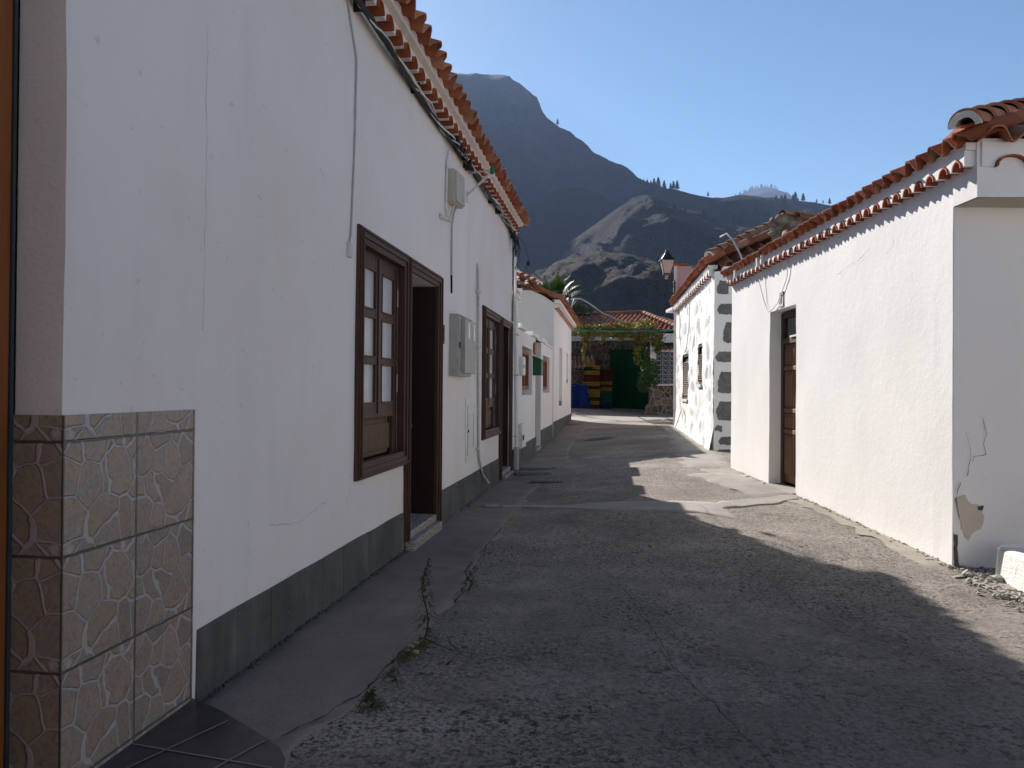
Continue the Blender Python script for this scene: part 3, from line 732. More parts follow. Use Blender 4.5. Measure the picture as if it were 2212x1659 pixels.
b = MB(); b.hexa([FL(8.62, .10, 3.645), FL(9.06, .10, 3.675), FL(9.06, .125, 3.675), FL(8.62, .125, 3.645), FL(8.59, .10, 3.985), FL(9.03, .10, 4.015), FL(9.03, .125, 4.015), FL(8.59, .125, 3.985)]); b.build('lid', 'metal_beige', t, bevel=.004)
b = MB(); b.fbox(FL, 8.88, 9.0, .126, .128, 3.70, 3.75); b.build('nameplate', 'metal_grey', t)
t = thing('wall_cabinet', 'white gas hatch set low in the left house wall beside the grey conduit', 'cabinet', FL(10.1, 0, .55))
b = MB()
b.fbox(FL, 9.78, 10.46, .0, .012, .55, .62); b.fbox(FL, 9.78, 10.46, .0, .012, 1.30, 1.37); b.fbox(FL, 9.78, 9.88, .0, .012, .62, 1.30); b.fbox(FL, 10.34, 10.46, .0, .012, .62, 1.30); b.build('frame', 'white_paint', t, bevel=.002)
b = MB(); b.fbox(FL, 9.90, 10.33, .0, .008, .63, 1.29); b.fbox(FL, 9.98, 10.25, .008, .016, .72, 1.18); b.build('door', 'white_paint', t, bevel=.002)
b = MB(); b.fbox(FL, 9.882, 9.899, .0, .0125, .63, 1.29); b.build('gap', 'dark', t)
b = MB(); b.fbox(FL, 10.252, 10.268, .006, .0165, .72, 1.18); b.build('gap', 'dark', t)
b = MB(); b.fbox(FL, 9.94, 9.965, .006, .02, .93, .96); b.build('lock', 'dark', t)

def plaque(F, s0, s1, z0, z1, txt, lab, iron=True):
    t = thing('number_plaque', lab, 'house number', F((s0+s1)/2, 0, z0)); cs, cz = (s0+s1)/2, (z0+z1)/2; sg = 1 if s1 > s0 else -1
    b = MB(); b.fbox(F, min(s0, s1), max(s0, s1), .004, .012, z0, z1); b.build('tile', 'ceramic', t, bevel=.002)
    if iron:
        b = MB(); a, c = min(s0, s1)-.014, max(s0, s1)+.014
        b.fbox(F, a, a+.014, .0, .024, z0-.05, z1+.05); b.fbox(F, c-.014, c, .0, .024, z0-.05, z1+.05)
        b.fbox(F, a+.015, c-.015, .0, .024, z1+.02, z1+.05); b.fbox(F, a+.015, c-.015, .0, .024, z0-.05, z0-.02); b.fbox(F, cs-.012, cs+.012, .0, .02, z1+.05, z1+.085)
        b.fbox(F, a-.008, a, .0, .02, z0, z0+.03); b.fbox(F, c, c+.008, .0, .02, z1-.03, z1)
        b.build('iron_frame', 'black_iron', t)
        for zq in (z1+.001, z0-.019): b = MB(); b.fbox(F, min(s0, s1), max(s0, s1), .002, .014, zq, zq+.018); b.build('border_tile', 'wood_faded', t)
    else:
        b = MB(); a, c = min(s0, s1), max(s0, s1)
        b.fbox(F, a+.006, c-.006, .012, .0135, z1-.012, z1-.008); b.fbox(F, a+.006, c-.006, .012, .0135, z0+.008, z0+.012); b.fbox(F, a, a+.006, .003, .0135, z0, z1); b.build('edge', 'dark_steel', t)
    text(txt, (z1-z0)*.95 if iron else (z1-z0)*.8, lambda u, v: F(cs+u*sg*(.62 if iron else 1.), .0145, cz+v*1.1), t)
plaque(FL, 8.36, 8.48, 2.055, 2.165, '4B', 'small house number tile 4B in a black iron frame right of the nearer dark door')
plaque(FR, 10.52, 10.35, 2.675, 2.885, '3', 'white ceramic plate with the number 3 above the brown door on the right', False)

# cables
def wire(name, F, pts, rad, m_, lab, cat='cable', sag=0, n=8):
    b = MB(); b.tube([F(*q) for q in pts], rad, n); return tag(b.build(name, m_, smooth=60), lab, cat)
t = thing('cable_bundle', 'sagging bundle of black and white cables strung under the left eave', 'cables', FL(9, .06, 4.3))
def bundle(s0, s1, k, rad, ph, m_, nm):
    P = []; n = int((s1-s0)/.10)
    for i in range(n+1):
        s_ = s0+(s1-s0)*i/n; base_ = 4.33+.012*math.sin(s_*2.1)+.02*math.sin(s_*.7)
        P.append(FL(s_, .05+(.02 if 'wire' in m_ else 0)+.028*math.sin(s_*k+ph)+.008*random.random(), base_+.032*math.cos(s_*k*1.1+ph)+.006*random.random()))
    b = MB(); b.tube(P, rad, 6); b.build(nm, m_, t, smooth=60)
for k, (kk, rd, ph, m_) in enumerate([(1.3, .024, 0, 'black_rubber'), (2.1, .015, 2, 'black_rubber'), (1.7, .011, 4, 'black_rubber'), (2.8, .0095, 1, 'wire_white'), (3.6, .0095, 3, 'wire_white'), (2.3, .008, 5, 'wire_grey'), (4.4, .008, 0.5, 'wire_white'), (3.1, .009, 2.4, 'black_rubber')]):
    bundle(-6.5, 13.85, kk, rd, ph, m_, 'cable')
for i in range(46):
    s_ = random.uniform(-2, 13.6); b = MB(); b.fbox(FL, s_, s_+.015, .0, .09, 4.28, 4.38)
    if i % 4 == 0: b.build('cable_tie', 'black_rubber', t)
# splice boxes
spl = MB()
for i in range(9):
    s_ = 8.55+i*.13+random.uniform(-.03, .03); z_ = 4.33+random.uniform(-.05, .05); o_ = .09+random.uniform(-.02, .03)
    spl = MB(); spl.hexa([FL(s_+random.uniform(-.02, .02)+a, o_+c, z_+d_) for (a, c, d_) in ((0, -.03, -.03), (.07, -.03, -.02), (.07, .02, -.03), (0, .02, -.04), (0, -.02, .03), (.07, -.03, .035), (.06, .03, .03), (0, .03, .035))])
    spl.tube([FL(s_, o_, z_), FL(s_+.04, o_+.05, z_-.09), FL(s_+.12, o_+.01, z_-.06)], .006, 5); spl.build('splice', 'black_rubber', t)
for i in range(10):
    s_ = 13.45+random.uniform(0, .4); z_ = 4.32-random.uniform(0, .14); o_ = .07+random.uniform(-.03, .05)
    spl = MB(); spl.hexa([FL(s_+a, o_+c, z_+d_) for (a, c, d_) in ((0, -.03, -.03), (.06, -.03, -.02), (.06, .02, -.03), (0, .02, -.04), (0, -.02, .03), (.06, -.03, .035), (.05, .03, .03), (0, .03, .035))])
    spl.tube([FL(s_, o_, z_), FL(s_+.1*random.random(), o_+.08*random.random(), z_-.15), FL(s_+.12, o_, z_-.28)], .006, 5); spl.build('splice', 'black_rubber', t)
b = MB(); b.tube([FL(13.9, .08, 4.3), FL(13.98, .14, 4.1), FL(14.0, .10, 3.9), FL(13.96, .05, 3.72)], .012, 6); b.tube([FL(13.9, .06, 4.34), FL(14.05, .2, 4.22), FL(14.12, .27, 3.98), FL(14.12, .28, 3.88)], .006, 6)
b.fbox(FL, 14.09, 14.16, .25, .31, 3.80, 3.88); b.build('hanging_cable', 'black_rubber', t)

wire('loose_cable', FL, [(5.40, .012, 4.34), (5.52, .014, 4.12), (5.62, .014, 3.95), (5.60, .014, 3.4), (5.56, .013, 2.9), (5.53, .014, 2.62), (5.49, .02, 2.55), (5.50, .012, 2.47)], .0075, 'wire_grey', 'thin white cord hanging down the left wall beside the nearest window', 'cord')
b = MB(); b.fbox(FL, 5.47, 5.53, .006, .03, 2.45, 2.56); tag(b.build('cord_clip', 'old_white', bevel=.004), 'small white cable end clip left of the nearest window', 'clip')
wire('box_cable', FL, [(8.60, .03, 4.22), (8.55, .02, 4.05), (8.54, .018, 3.6), (8.56, .02, 3.48), (8.64, .03, 3.44), (8.76, .04, 3.55), (8.80, .05, 3.64)], .013, 'wire_white', 'white cable looping from the eave into the beige junction box', 'cable')
wire('drop_cable', FL, [(8.93, .05, 3.65), (8.87, .03, 3.55), (8.84, .018, 3.4), (8.85, .016, 3.1), (8.86, .014, 2.83)], .011, 'wire_grey', 'grey cable dropping from the junction box to a black stub on the left wall', 'cable')
wire('cable_stub', FL, [(8.86, .014, 2.83), (8.87, .012, 2.62)], .012, 'dark', 'short black cable end on the left wall above the meter cabinet', 'cable')
wire('pipe_stub', FL, [(8.30, .0, 3.40), (8.42, .10, 3.37)], .026, 'old_white', 'short white pipe stub poking from the left wall near the junction box', 'pipe')
wire('conduit', FL, [(10.50, .0, 3.24), (10.47, .02, 3.12), (10.50, .022, 2.7), (10.52, .022, 2.0), (10.55, .022, 1.6), (10.58, .022, 1.0), (10.60, .022, .7), (10.66, .025, .5), (10.85, .04, .28), (11.08, .09, .13)], .017, 'pvc', 'grey conduit running down the left wall and curving out over the plinth', 'conduit')
for z_, lab in ((2.84, 'topmost'), (2.08, 'middle'), (.66, 'lowest')):
    b = MB(); b.fbox(FL, 10.42, 10.62, .0, .045, z_, z_+.03); tag(b.build('pipe_clamp', 'old_white'), lab+' of the three clamps holding the grey conduit to the left wall', 'clamp', 'clamps on the grey conduit')
# strut with insulator under the eave
t = thing('cable_bracket', 'white metal strut with green insulator sticking out below the left eave', 'bracket', FL(9.73, 0, 3.98))
b = MB(); b.tube([FL(9.73, 0, 3.98), FL(9.62, .34, 4.24)], .016, 8); b.tube([FL(9.86, 0, 4.32), FL(9.62, .36, 4.27)], .014, 8); b.fbox(FL, 9.67, 9.79, 0, .012, 3.90, 4.04); b.build('strut', 'old_white', t)
b = MB(); b.lathe(FL(9.60, .36, 4.22), [(.02, 0), (.034, .02), (.022, .04), (.034, .06), (.02, .09)], 10); b.build('insulator', 'green_paint', t)
# drainpipe at the corner
t = thing('drainpipe', 'white drainpipe down the far corner of the left house, grey at its foot', 'drainpipe', FL(14.12, .06, 0))
b = MB(); b.tube([FL(13.98, .04, 3.95), FL(14.02, .05, 3.0), FL(14.06, .06, 2.2), FL(14.12, .08, .42)], .036, 12); b.build('pipe', 'white_paint', t, smooth=60)
b = MB(); b.tube([FL(14.12, .08, .43), FL(14.14, .08, -.05)], .052, 12); b.build('foot', 'metal_grey', t, smooth=60)
for z_ in (.62, 1.75, 2.5, 3.3, 3.7):
    b = MB(); b.fbox(FL, 13.99, 14.16, .0, .12, z_, z_+.025); b.build('clamp', 'old_white', t)
wire('corner_cable', FL, [(13.90, .04, 4.1), (13.92, .03, 3.2), (13.90, .03, 2.3), (13.94, .03, 1.2), (13.95, .03, .45)], .013, 'wire_white', 'white cable running down the corner of the left house beside the drainpipe', 'cable')
wire('corner_cable', FL, [(13.87, .03, 4.1), (13.86, .03, 3.5), (13.88, .03, 2.9), (13.86, .03, 2.75)], .010, 'black_rubber', 'short black cable down the corner of the left house under the cable bundle', 'cable')
t = thing('number_plaque', 'small dark wall plaque between the farther dark door and the drainpipe', 'wall plaque', FL(13.84, 0, 2.1))
b = MB(); b.fbox(FL, 13.80, 13.90, .0, .02, 2.08, 2.28); b.build('frame', 'black_iron', t); b = MB(); b.fbox(FL, 13.82, 13.88, .02, .023, 2.11, 2.25); b.build('tile', 'ceramic', t)

# ------------------------------------------------------------------ second house on the left, behind its low courtyard wall
CW = thing('courtyard_wall', 'low white courtyard wall with two small barred windows and a narrow doorway beyond the left house', 'wall', FL(17, 0, 0))
b = MB()
hw = [(15.50, 17.25, 1.38, 2.40, .28), (17.95, 19.25, -.3, 2.70, .45), (19.75, 21.6, 1.42, 2.40, .28)]
wall(b, FL, 13.99, 22.66, -.3, 2.70, hw, .28, .3, .005, .5)
# merge: tall stub beside the drainpipe
b.fbox(FL, 13.98, 14.78, -.55, .012, 2.5, 3.22); b.build('wall', 'plaster', CW, smooth=40)
for (a, c, o0, o1, z0, z1) in ((13.97, 14.85, -.6, .06, 3.22, 3.30), (14.86, 15.75, -.55, .07, 2.702, 2.80), (16.9, 18.05, -.55, .07, 2.702, 2.80), (19.15, 20.1, -.55, .07, 2.702, 2.80), (20.15, 22.6, -.5, .03, 2.702, 2.76)):
    b = MB(); b.fbox(FL, a, c, o0, o1, z0, z1); b.build('coping', 'plaster', CW, bevel=.015)
for (a, c, z1) in ((14.16, 17.93, .37), (19.27, 22.6, .47)):
    b = MB(); b.fbox(FL, a, c, -.01, .022, -.1, z1); b.build('plinth', 'plinth', CW, bevel=.004)
for (a, c) in ((15.60, 17.15), (19.85, 21.5)):
    f = MB(); z0, z1 = 1.50, 2.34; o0, o1 = -.14, -.06
    f.fbox(FL, a, c, o0, o1, z0, z0+.08); f.fbox(FL, a, c, o0, o1, z1-.08, z1); f.fbox(FL, a, a+.08, o0, o1, z0+.08, z1-.08); f.fbox(FL, c-.08, c, o0, o1, z0+.08, z1-.08); f.fbox(FL, (a+c)/2-.04, (a+c)/2+.04, o0, o1, z0+.08, z1-.08)
    f.fbox(FL, a+.4, a+.55, -.10, -.05, z1, z1+.26)
    w_ = f.build('window', 'wood_red', CW, bevel=.004)
    for k in range(5): f = MB(); f.tube([FL(a+.2+k*(c-a-.4)/4, -.10, z0+.08), FL(a+.2+k*(c-a-.4)/4, -.10, z1-.08)], .01, 6); f.build('bar', 'wood_red', w_)
    f = MB(); f.fbox(FL, a, c, -.27, -.25, z0, z1); f.build('shutter', 'wood_brown', w_)
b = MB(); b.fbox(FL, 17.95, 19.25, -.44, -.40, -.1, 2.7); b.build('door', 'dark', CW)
b = MB(); b.fbox(FL, 17.95, 19.25, -.42, .05, -.1, .08); b.build('doorstep', 'granite', CW, bevel=.01)
b = MB(); b.fbox(FL, 17.97, 19.2, -.40, -.1, .08, .30); b.build('inner_step', 'plinth', CW)
t = thing('mailbox', 'dark green metal mailbox beside the narrow doorway on the courtyard wall', 'mailbox', FL(17.5, 0, 1.83))
b = MB(); b.fbox(FL, 17.38, 17.78, .01, .20, 1.83, 2.20); b.build('body', 'mail_green', t, bevel=.008)
b = MB(); b.hexa([FL(17.34, .0, 2.202), FL(17.82, .0, 2.202), FL(17.82, .24, 2.17), FL(17.34, .24, 2.17), FL(17.34, .0, 2.27), FL(17.82, .0, 2.27), FL(17.82, .02, 2.28), FL(17.34, .02, 2.28)]); b.build('lid', 'mail_green', t, bevel=.004)
b = MB(); b.fbox(FL, 17.63, 17.70, .20, .205, 1.9, 1.95); b.build('lock', 'hinge', t)
b = MB()
vs = [FL(17.55+.14*math.cos(a*math.pi/8), .05, 2.45+.15*math.sin(a*math.pi/8)) for a in range(16)]; vs2 = [FL(17.55+.14*math.cos(a*math.pi/8), .02, 2.45+.15*math.sin(a*math.pi/8)) for a in range(16)]
b.add(vs+vs2, [tuple(range(16))]+[(i, (i+1) % 16, 16+(i+1) % 16, 16+i) for i in range(16)])
tag(b.build('round_sign', 'sign_red'), 'small round reddish sign above the green mailbox', 'sign')
t = thing('meter_box', 'small white electricity meter box on the courtyard wall left of its first window', 'meter box', FL(15.1, 0, 1.76))
b = MB(); b.fbox(FL, 14.98, 15.42, -.01, .07, 1.78, 2.16); b.build('case', 'old_white', t, bevel=.004); b = MB(); b.fbox(FL, 15.0, 15.40, .07, .082, 1.80, 2.14); b.build('door', 'white_paint', t, bevel=.003); b = MB(); b.fbox(FL, 15.08, 15.16, .082, .09, 1.93, 1.99); b.build('latch', 'dark_steel', t)
t = thing('water_meter_box', 'broken white water meter hatch leaning at the plinth past the drainpipe', 'meter box', FL(15.1, 0, .33))
b = MB(); b.fbox(FL, 14.85, 15.30, .0, .07, .34, .82); b.build('case', 'old_white', t, bevel=.004)
b = MB(); b.hexa([FL(14.90, .08, .36), FL(15.26, .11, .36), FL(15.26, .12, .36), FL(14.90, .09, .36), FL(14.88, .07, .80), FL(15.24, .075, .80), FL(15.24, .085, .80), FL(14.88, .08, .80)]); b.build('lid', 'white_paint', t)
b = MB(); b.fbox(FL, 14.93, 15.0, .10, .115, .5, .6); b.build('latch', 'dark_steel', t)

H2 = thing('white_house', 'white house beyond the courtyard wall with grey gable side, slit windows and tiled eave', 'house', FL(27, 0, 0))
b = MB(); hs = [(25.15, 26.45, .95, 2.92, .22), (28.55, 29.45, 1.75, 2.90, .22)]
wall(b, FL, 22.70, 31.35, -.3, 4.05, hs, .22, .35, .006, 6, ftop=lambda s_: 4.10-.012*(s_-22.7))
b.build('wall', 'plaster', H2, smooth=40)
FG = frame(1.22+.02, 22.43, -1, 0, -1)      # gable side facing the camera: s runs to -X, out = -Y
b = MB(); wall(b, FG, -.0, 5.5, -.3, 4.52, [], .2, .35, .008, .3, ftop=lambda s_: 4.10+.36*min(1, s_/.55) if s_ < .55 else 4.46+.02*min(1, s_-.55))
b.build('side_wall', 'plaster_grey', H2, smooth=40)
for a, c, z0, z1 in ((25.2, 26.4, .95, 2.9), (28.6, 29.4, 1.75, 2.88)):
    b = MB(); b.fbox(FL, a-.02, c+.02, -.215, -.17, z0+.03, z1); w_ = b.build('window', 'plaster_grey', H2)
    b = MB(); b.fbox(FL, a-.04, c+.04, -.17, -.02, z0+.002, z0+.15); b.build('sill', 'plinth', w_)
b = MB(); b.fbox(FL, 22.68, 31.36, -.01, .02, -.1, .52); b.build('plinth', 'plinth', H2, bevel=.004)
b = MB(); tile_sheet(b, FL, 22.45, 31.55, .32, 4.24, 3.2, 1.1, .24, .38, .045)
tile_sheet(b, FG, .40, 5.4, .22, 4.57, 3.2, 1.25, .27, .38, .055, trim0=.5)
caps(b, (.80, 22.22, 4.62), (-.75, 25.4, 5.86), .11, .42); caps(b, (1.40, 22.35, 4.22), (.66, 22.35, 4.60), .075, .4, .015)
b.build('roof', 'tile', H2, smooth=50)
b = MB(); b.hexa([(.8, 22.45, 4.45), (-3.0, 22.45, 4.45), (-3.0, 27, 4.2), (.8, 27, 4.2), (.7, 22.7, 4.56), (-3.0, 22.7, 4.56), (-3.0, 25.4, 5.6), (-.75, 25.4, 5.6)]); mouth(b, (.80, 22.22, 4.62), (-.75, 25.4, 5.86), .105); b.build('roof_mortar', 'plaster', H2)
corbel(FL, 22.9, 31.45, 3.98, .12, .085, .34, H2, .55, mo=.008)
b = MB(); b.fbox(FL, 22.7, 31.45, -.02, .2, 4.095, 4.20); b.build('soffit', 'plaster', H2)
corbel(FG, .95, 5.4, 4.36, .08, .12, .42, H2, .62, plast='plaster')

# ------------------------------------------------------------------ house on the right
H3 = thing('white_house', 'sunlit white house on the right with brown panelled door marked 3 and tiled eave', 'house', FR(9.5, 0, 0))
b = MB(); wall(b, FR, 6.29, 12.95, -.3, 3.46, [(9.89, 10.95, .0, 2.655, .24)], .24, .14, .008, 5.5, freq=1.0)
b.build('wall', 'plaster_old', H3, smooth=50)
# side facing the camera, cut back under the overhanging top storey corner
FE = frame(3.70, 6.285, 1, 0, 1)           # s along +X, out = -Y
b = MB(); wall(b, FE, .0, 5.4, -.3, 3.06, [], .1, .2, .007, .3); b.build('side_wall', 'plaster_old', H3, smooth=50)
b = MB(); wall(b, FR, 5.96, 6.289, 3.06, 3.46, [], .1, .2, .004, .5)
FE2 = frame(3.69, 5.955, 1, 0, 1); wall(b, FE2, .0, 5.4, 3.06, 3.53, [], .1, .2, .006, .33); b.build('overhang', 'plaster_old', H3, smooth=50)
b = MB(); b.add([(3.70, 6.29, 3.057), (9.1, 6.29, 3.057), (9.1, 5.958, 3.057), (3.70, 5.958, 3.057)], [(0, 1, 2, 3)]); b.build('overhang_soffit', 'bare_patch', H3)
b = MB(); tile_sheet(b, FR, 5.82, 13.0, .155, 3.505, 3.4, 1.55, .20, .36, .047, trim0=.9)
tile_sheet(b, FE2, -.06, 5.4, .12, 3.515, 3.4, 1.55, .28, .40, .05, trim0=.9)
caps(b, (3.50, 5.80, 3.565), (6.5, 8.75, 4.93), .125, .46, .035)
b.build('roof', 'tile', H3, smooth=50)
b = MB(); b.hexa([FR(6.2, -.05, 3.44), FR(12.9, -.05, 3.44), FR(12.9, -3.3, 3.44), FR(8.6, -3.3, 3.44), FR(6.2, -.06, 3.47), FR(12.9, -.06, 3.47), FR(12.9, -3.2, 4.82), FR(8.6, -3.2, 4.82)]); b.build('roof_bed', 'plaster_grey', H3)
b = MB(); mouth(b, (3.50, 5.80, 3.565), (6.5, 8.75, 4.93), .125); b.build('hip_end_mortar', 'old_white', H3)
corbel(FR, 5.99, 12.95, 3.315, .085, .082, .20, H3, .70, ztop=3.44, mo=.010, plast='plaster_old')
b = MB(); b.fbox(FR, 5.972, 12.96, -.02, .085, 3.441, 3.50); b.build('soffit', 'plaster_old', H3)
corbel(FE2, .03, 5.3, 3.30, .012, .10, .46, H3, .60, ztop=3.50, mo=.03, plast='plaster_old')
for q in (12.3, 10.93, 11.13):
    b = MB(); b.fbox(FR, q, q+.04, .07, .14, 3.36, 3.50); b.build('eave_bracket', 'plaster_old', H3)
# the panelled door
D = MB(); D.fbox(FR, 9.86, 9.97, -.24, -.165, .16, 2.63); D.fbox(FR, 10.86, 10.96, -.24, -.165, .16, 2.63); D.fbox(FR, 9.97, 10.86, -.24, -.167, 2.55, 2.63); D.fbox(FR, 9.97, 10.86, -.24, -.15, 2.18, 2.26)
D = D.build('door', 'wood_dark', H3, bevel=.004); D['label'] = 'brown panelled wooden door under a glass transom'
f = MB(); f.fbox(FR, 9.972, 10.858, -.225, -.195, .2, 2.18)
for (p0, p1) in ((10.00, 10.36), (10.46, 10.83)):
    for (z0, z1) in ((.32, .88), (.98, 1.18), (1.28, 1.78), (1.88, 2.10)):
        f.fbox(FR, p0, p1, -.195, -.178, z0, z1); f.fbox(FR, p0+.05, p1-.05, -.178, -.165, z0+.04, z1-.04)
for z_ in (.90, 1.20, 1.80): f.fbox(FR, 9.98, 10.85, -.195, -.172, z_, z_+.06)
f.build('leaf', 'wood_brown', D, bevel=.008)
f = MB(); f.fbox(FR, 9.97, 10.86, -.21, -.20, 2.26, 2.55); f.build('transom_pane', 'window_dark', D)
f = MB(); f.fbox(FR, 9.97, 10.5, -.165, -.13, 2.26, 2.285); f.build('transom_ledge', 'old_white', D)
b = MB(); b.fbox(FR, 9.86, 10.99, -.24, .07, -.05, .165); b.build('doorstep', 'light_concrete', H3, bevel=.03)
# damage at the corner
def patch(F, pts, o, m_, nm, par, thick=.004):
    b = MB(); n = len(pts); b.add([F(s_, o, z_) for s_, z_ in pts]+[F(s_, o-thick-.02, z_) for s_, z_ in pts], [tuple(range(n))]+[(i, (i+1) % n, n+(i+1) % n, n+i) for i in range(n)]); return b.build(nm, m_, par)
def ragged(pts, amp=.012, st=.02):
    out = []
    for a, c in zip(pts, pts[1:]+pts[:1]):
        n = max(1, int(math.dist(a, c)/st))
        for k in range(n):
            x, y = a[0]+(c[0]-a[0])*k/n, a[1]+(c[1]-a[1])*k/n; out.append((x+amp*noise.noise(Vector((x*28, y*28, 1))), y+amp*noise.noise(Vector((x*28, y*28, 9)))))
    return out
patch(FE, ragged([(.02, .62), (.09, .64), (.13, .58), (.22, .56), (.26, .45), (.22, .36), (.16, .33), (.12, .26), (.08, .34), (.05, .45)]), .010, 'bare_patch', 'bare_plaster', H3)
patch(FE, ragged([(.003, .32), (.035, .31), (.03, .2), (.045, .06), (.01, .05)], .008), .014, 'rubble', 'broken_corner', H3)
patch(FE, ragged([(.20, .55), (.25, .56), (.24, .52), (.20, .525)], .006), .013, 'rubble', 'broken_chip', H3)
def wcrack(F, lines_, wd, par, o=.0125):
    b = MB()
    for P in lines_:
        b = MB(); q = []
        for a, c in zip(P, P[1:]):
            n = max(2, int(math.dist(a, c)/.02)); q += [(a[0]+(c[0]-a[0])*k/n, a[1]+(c[1]-a[1])*k/n) for k in range(n)]
        q = [(x+.012*noise.noise(Vector((x*14, y*14, 0))), y+.012*noise.noise(Vector((x*14, y*14, 6)))) for x, y in q]
        for (x0, y0), (x1, y1) in zip(q, q[1:]):
            L = math.hypot(x1-x0, y1-y0)+1e-6; nx, ny = -(y1-y0)/L*wd, (x1-x0)/L*wd; k = .4+abs(noise.noise(Vector((x0*9, y0*9, 0))))*1.6
            b.quad(F(x0-nx*k, o, y0-ny*k), F(x1-nx*k, o, y1-ny*k), F(x1+nx*k, o, y1+ny*k), F(x0+nx*k, o, y0+ny*k))
        b.build('plaster_crack', 'crack', par)
wcrack(FE, [[(.10, 1.18), (.14, 1.0), (.13, .9), (.11, .78)], [(.06, .76), (.03, .68), (.02, .55), (.06, .45)], [(.24, 1.3), (.27, 1.15), (.25, 1.05), (.26, .99), (.17, .97), (.15, .9)]], .0022, H3)
wcrack(FR, [[(7.75, 3.0), (7.95, 2.93), (8.3, 2.88), (8.6, 2.83)], [(7.25, 3.02), (7.28, 2.92), (7.45, 2.86)]], .0014, H3, .017)
wcrack(FL, [[(3.60, 3.2), (3.605, 2.4), (3.59, 1.75)]], .0008, H1, .007)
wcrack(FL, [[(4.3, .72), (4.7, .66), (5.2, .75)], [(5.6, .78), (5.5, .62)]], .0009, H1, .007)
wire('wall_wire', FR, [(11.32, .10, 3.52), (11.30, .06, 3.2), (11.15, .022, 2.85), (10.95, .022, 2.66), (10.80, .022, 2.67), (10.55, .022, 2.74), (10.33, .022, 2.92), (10.18, .022, 3.05), (10.14, .022, 3.28)], .005, 'wire_grey', 'thin grey wire sagging over the number plate above the brown door on the right', 'wire')
b = MB()
rr = MB()
for i in range(34):
    x = random.uniform(3.66, 4.15); y = 6.1-random.random()*.25; s_ = random.uniform(.015, .06); rr.blob((x, y, gz(x, y)+s_*.3+.01), (s_, s_*.8, s_*.5), 1, .5)
struct(rr.build('rubble', 'pebble'), 'stuff')
# low block wall in the right foreground
t = thing('low_wall', 'low white roughcast block with a rounded end in the right foreground below the shaded wall', 'low wall', (3.95, 4.5, 0))
b = MB()
P = []
for k in range(7):
    y = 5.93-k*.45; x = 3.86-.30*(5.93-y)/2.7-.0
    P.append((x, y))
vs = []
for k, (x, y) in enumerate(P):
    zt = .285+.012*noise.noise(Vector((y*2, 0, 0))); vs += [(x-.03, y, -.1), (x, y, zt-.02), (x+.03, y, zt), (x+.30, y, zt-.012), (x+.33, y, zt-.03), (x+.36, y, -.1)]
n = len(P); b.add(vs, [(k*6+q, k*6+(q+1) % 6, (k+1)*6+(q+1) % 6, (k+1)*6+q) for k in range(n-1) for q in range(6)]+[tuple(range(6)), tuple(reversed(range((n-1)*6, n*6)))])
b.build('block', 'rough_block', t, bevel=.02)

# ------------------------------------------------------------------ whitewashed stone house
H4 = thing('stone_house', 'whitewashed rubble-stone house with exposed grey corner stones behind the right-hand house', 'house', FS(20, 0, 0))
def stonewall(F, s0, s1, z0, z1, holes, st, flare, par, dens=.40, seed=3):
    b = MB(); S = lines(s0, s1, [h[0] for h in holes]+[h[1] for h in holes], st); Z = lines(z0, z1, [h[2] for h in holes]+[h[3] for h in holes], st)
    vs = []; tn = []
    for z_ in Z:
        for s_ in S:
            wp = Vector((s_*1.5+.35*noise.noise(Vector((s_*1.5, z_*1.5, 2))), z_*2.3+.3*noise.noise(Vector((s_*2, z_*2, 8))), seed))
            dist, pts = noise.voronoi(wp); e = dist[1]-dist[0]; pid = noise.noise(pts[0]*7.3+Vector((4, 5, 6)))
            face = max(0, min(1, (e-.16)/.12)); st_ = 1 if pid > -.12 else .0
            edge = min((min(s_-s0, s1-s_))/.25, 1)
            face *= st_*(1 if edge > .5 else 0)
            o = -.018*face+.018*noise.noise(Vector((s_*2.3, z_*2.3, 4)))+flare(z_)
            if abs(e-.13) < .07 and st_: o += .008
            if any(h[0]-.06 < s_ < h[1]+.06 and h[2]-.06 < z_ < h[3]+.06 for h in holes): face = 0
            vs.append(F(s_, o, z_)); tn.append(face)
    nS = len(S)
    for j in range(len(Z)-1):
        for i in range(nS-1):
            sm, zm = (S[i]+S[i+1])/2, (Z[j]+Z[j+1])/2
            if any(h[0] < sm < h[1] and h[2] < zm < h[3] for h in holes): continue
            b.f.append((j*nS+i, j*nS+i+1, (j+1)*nS+i+1, (j+1)*nS+i)); b.mi.append(0)
            b.t.append((tn[j*nS+i]+tn[j*nS+i+1]+tn[(j+1)*nS+i+1]+tn[(j+1)*nS+i])/4*.62)
    b.v = vs
    return b.build('wall', 'whitewashed_stone', par, smooth=60)
flare = lambda z_: .22*max(0, (.75-z_)/.9)**1.6
holesS = [(21.15, 22.5, 1.26, 2.56), (18.25, 19.05, 1.66, 2.66)]
stonewall(FS, 16.42, 24.45, -.2, 4.12, holesS, .055, flare, H4)
b = MB(); b.fbox(FS, 16.5, 24.4, -5, -.09, -.2, 4.10); b.build('wall_core', 'plaster_old', H4)
FT = frame(4.385, 16.28, 1, -.03, 1)
b = MB(); wall(b, FT, .0, 5.5, -.3, 4.10, [], .1, .16, .008, .3, ftop=lambda s_: 4.10); b.build('end_wall', 'plaster_old', H4, smooth=50)
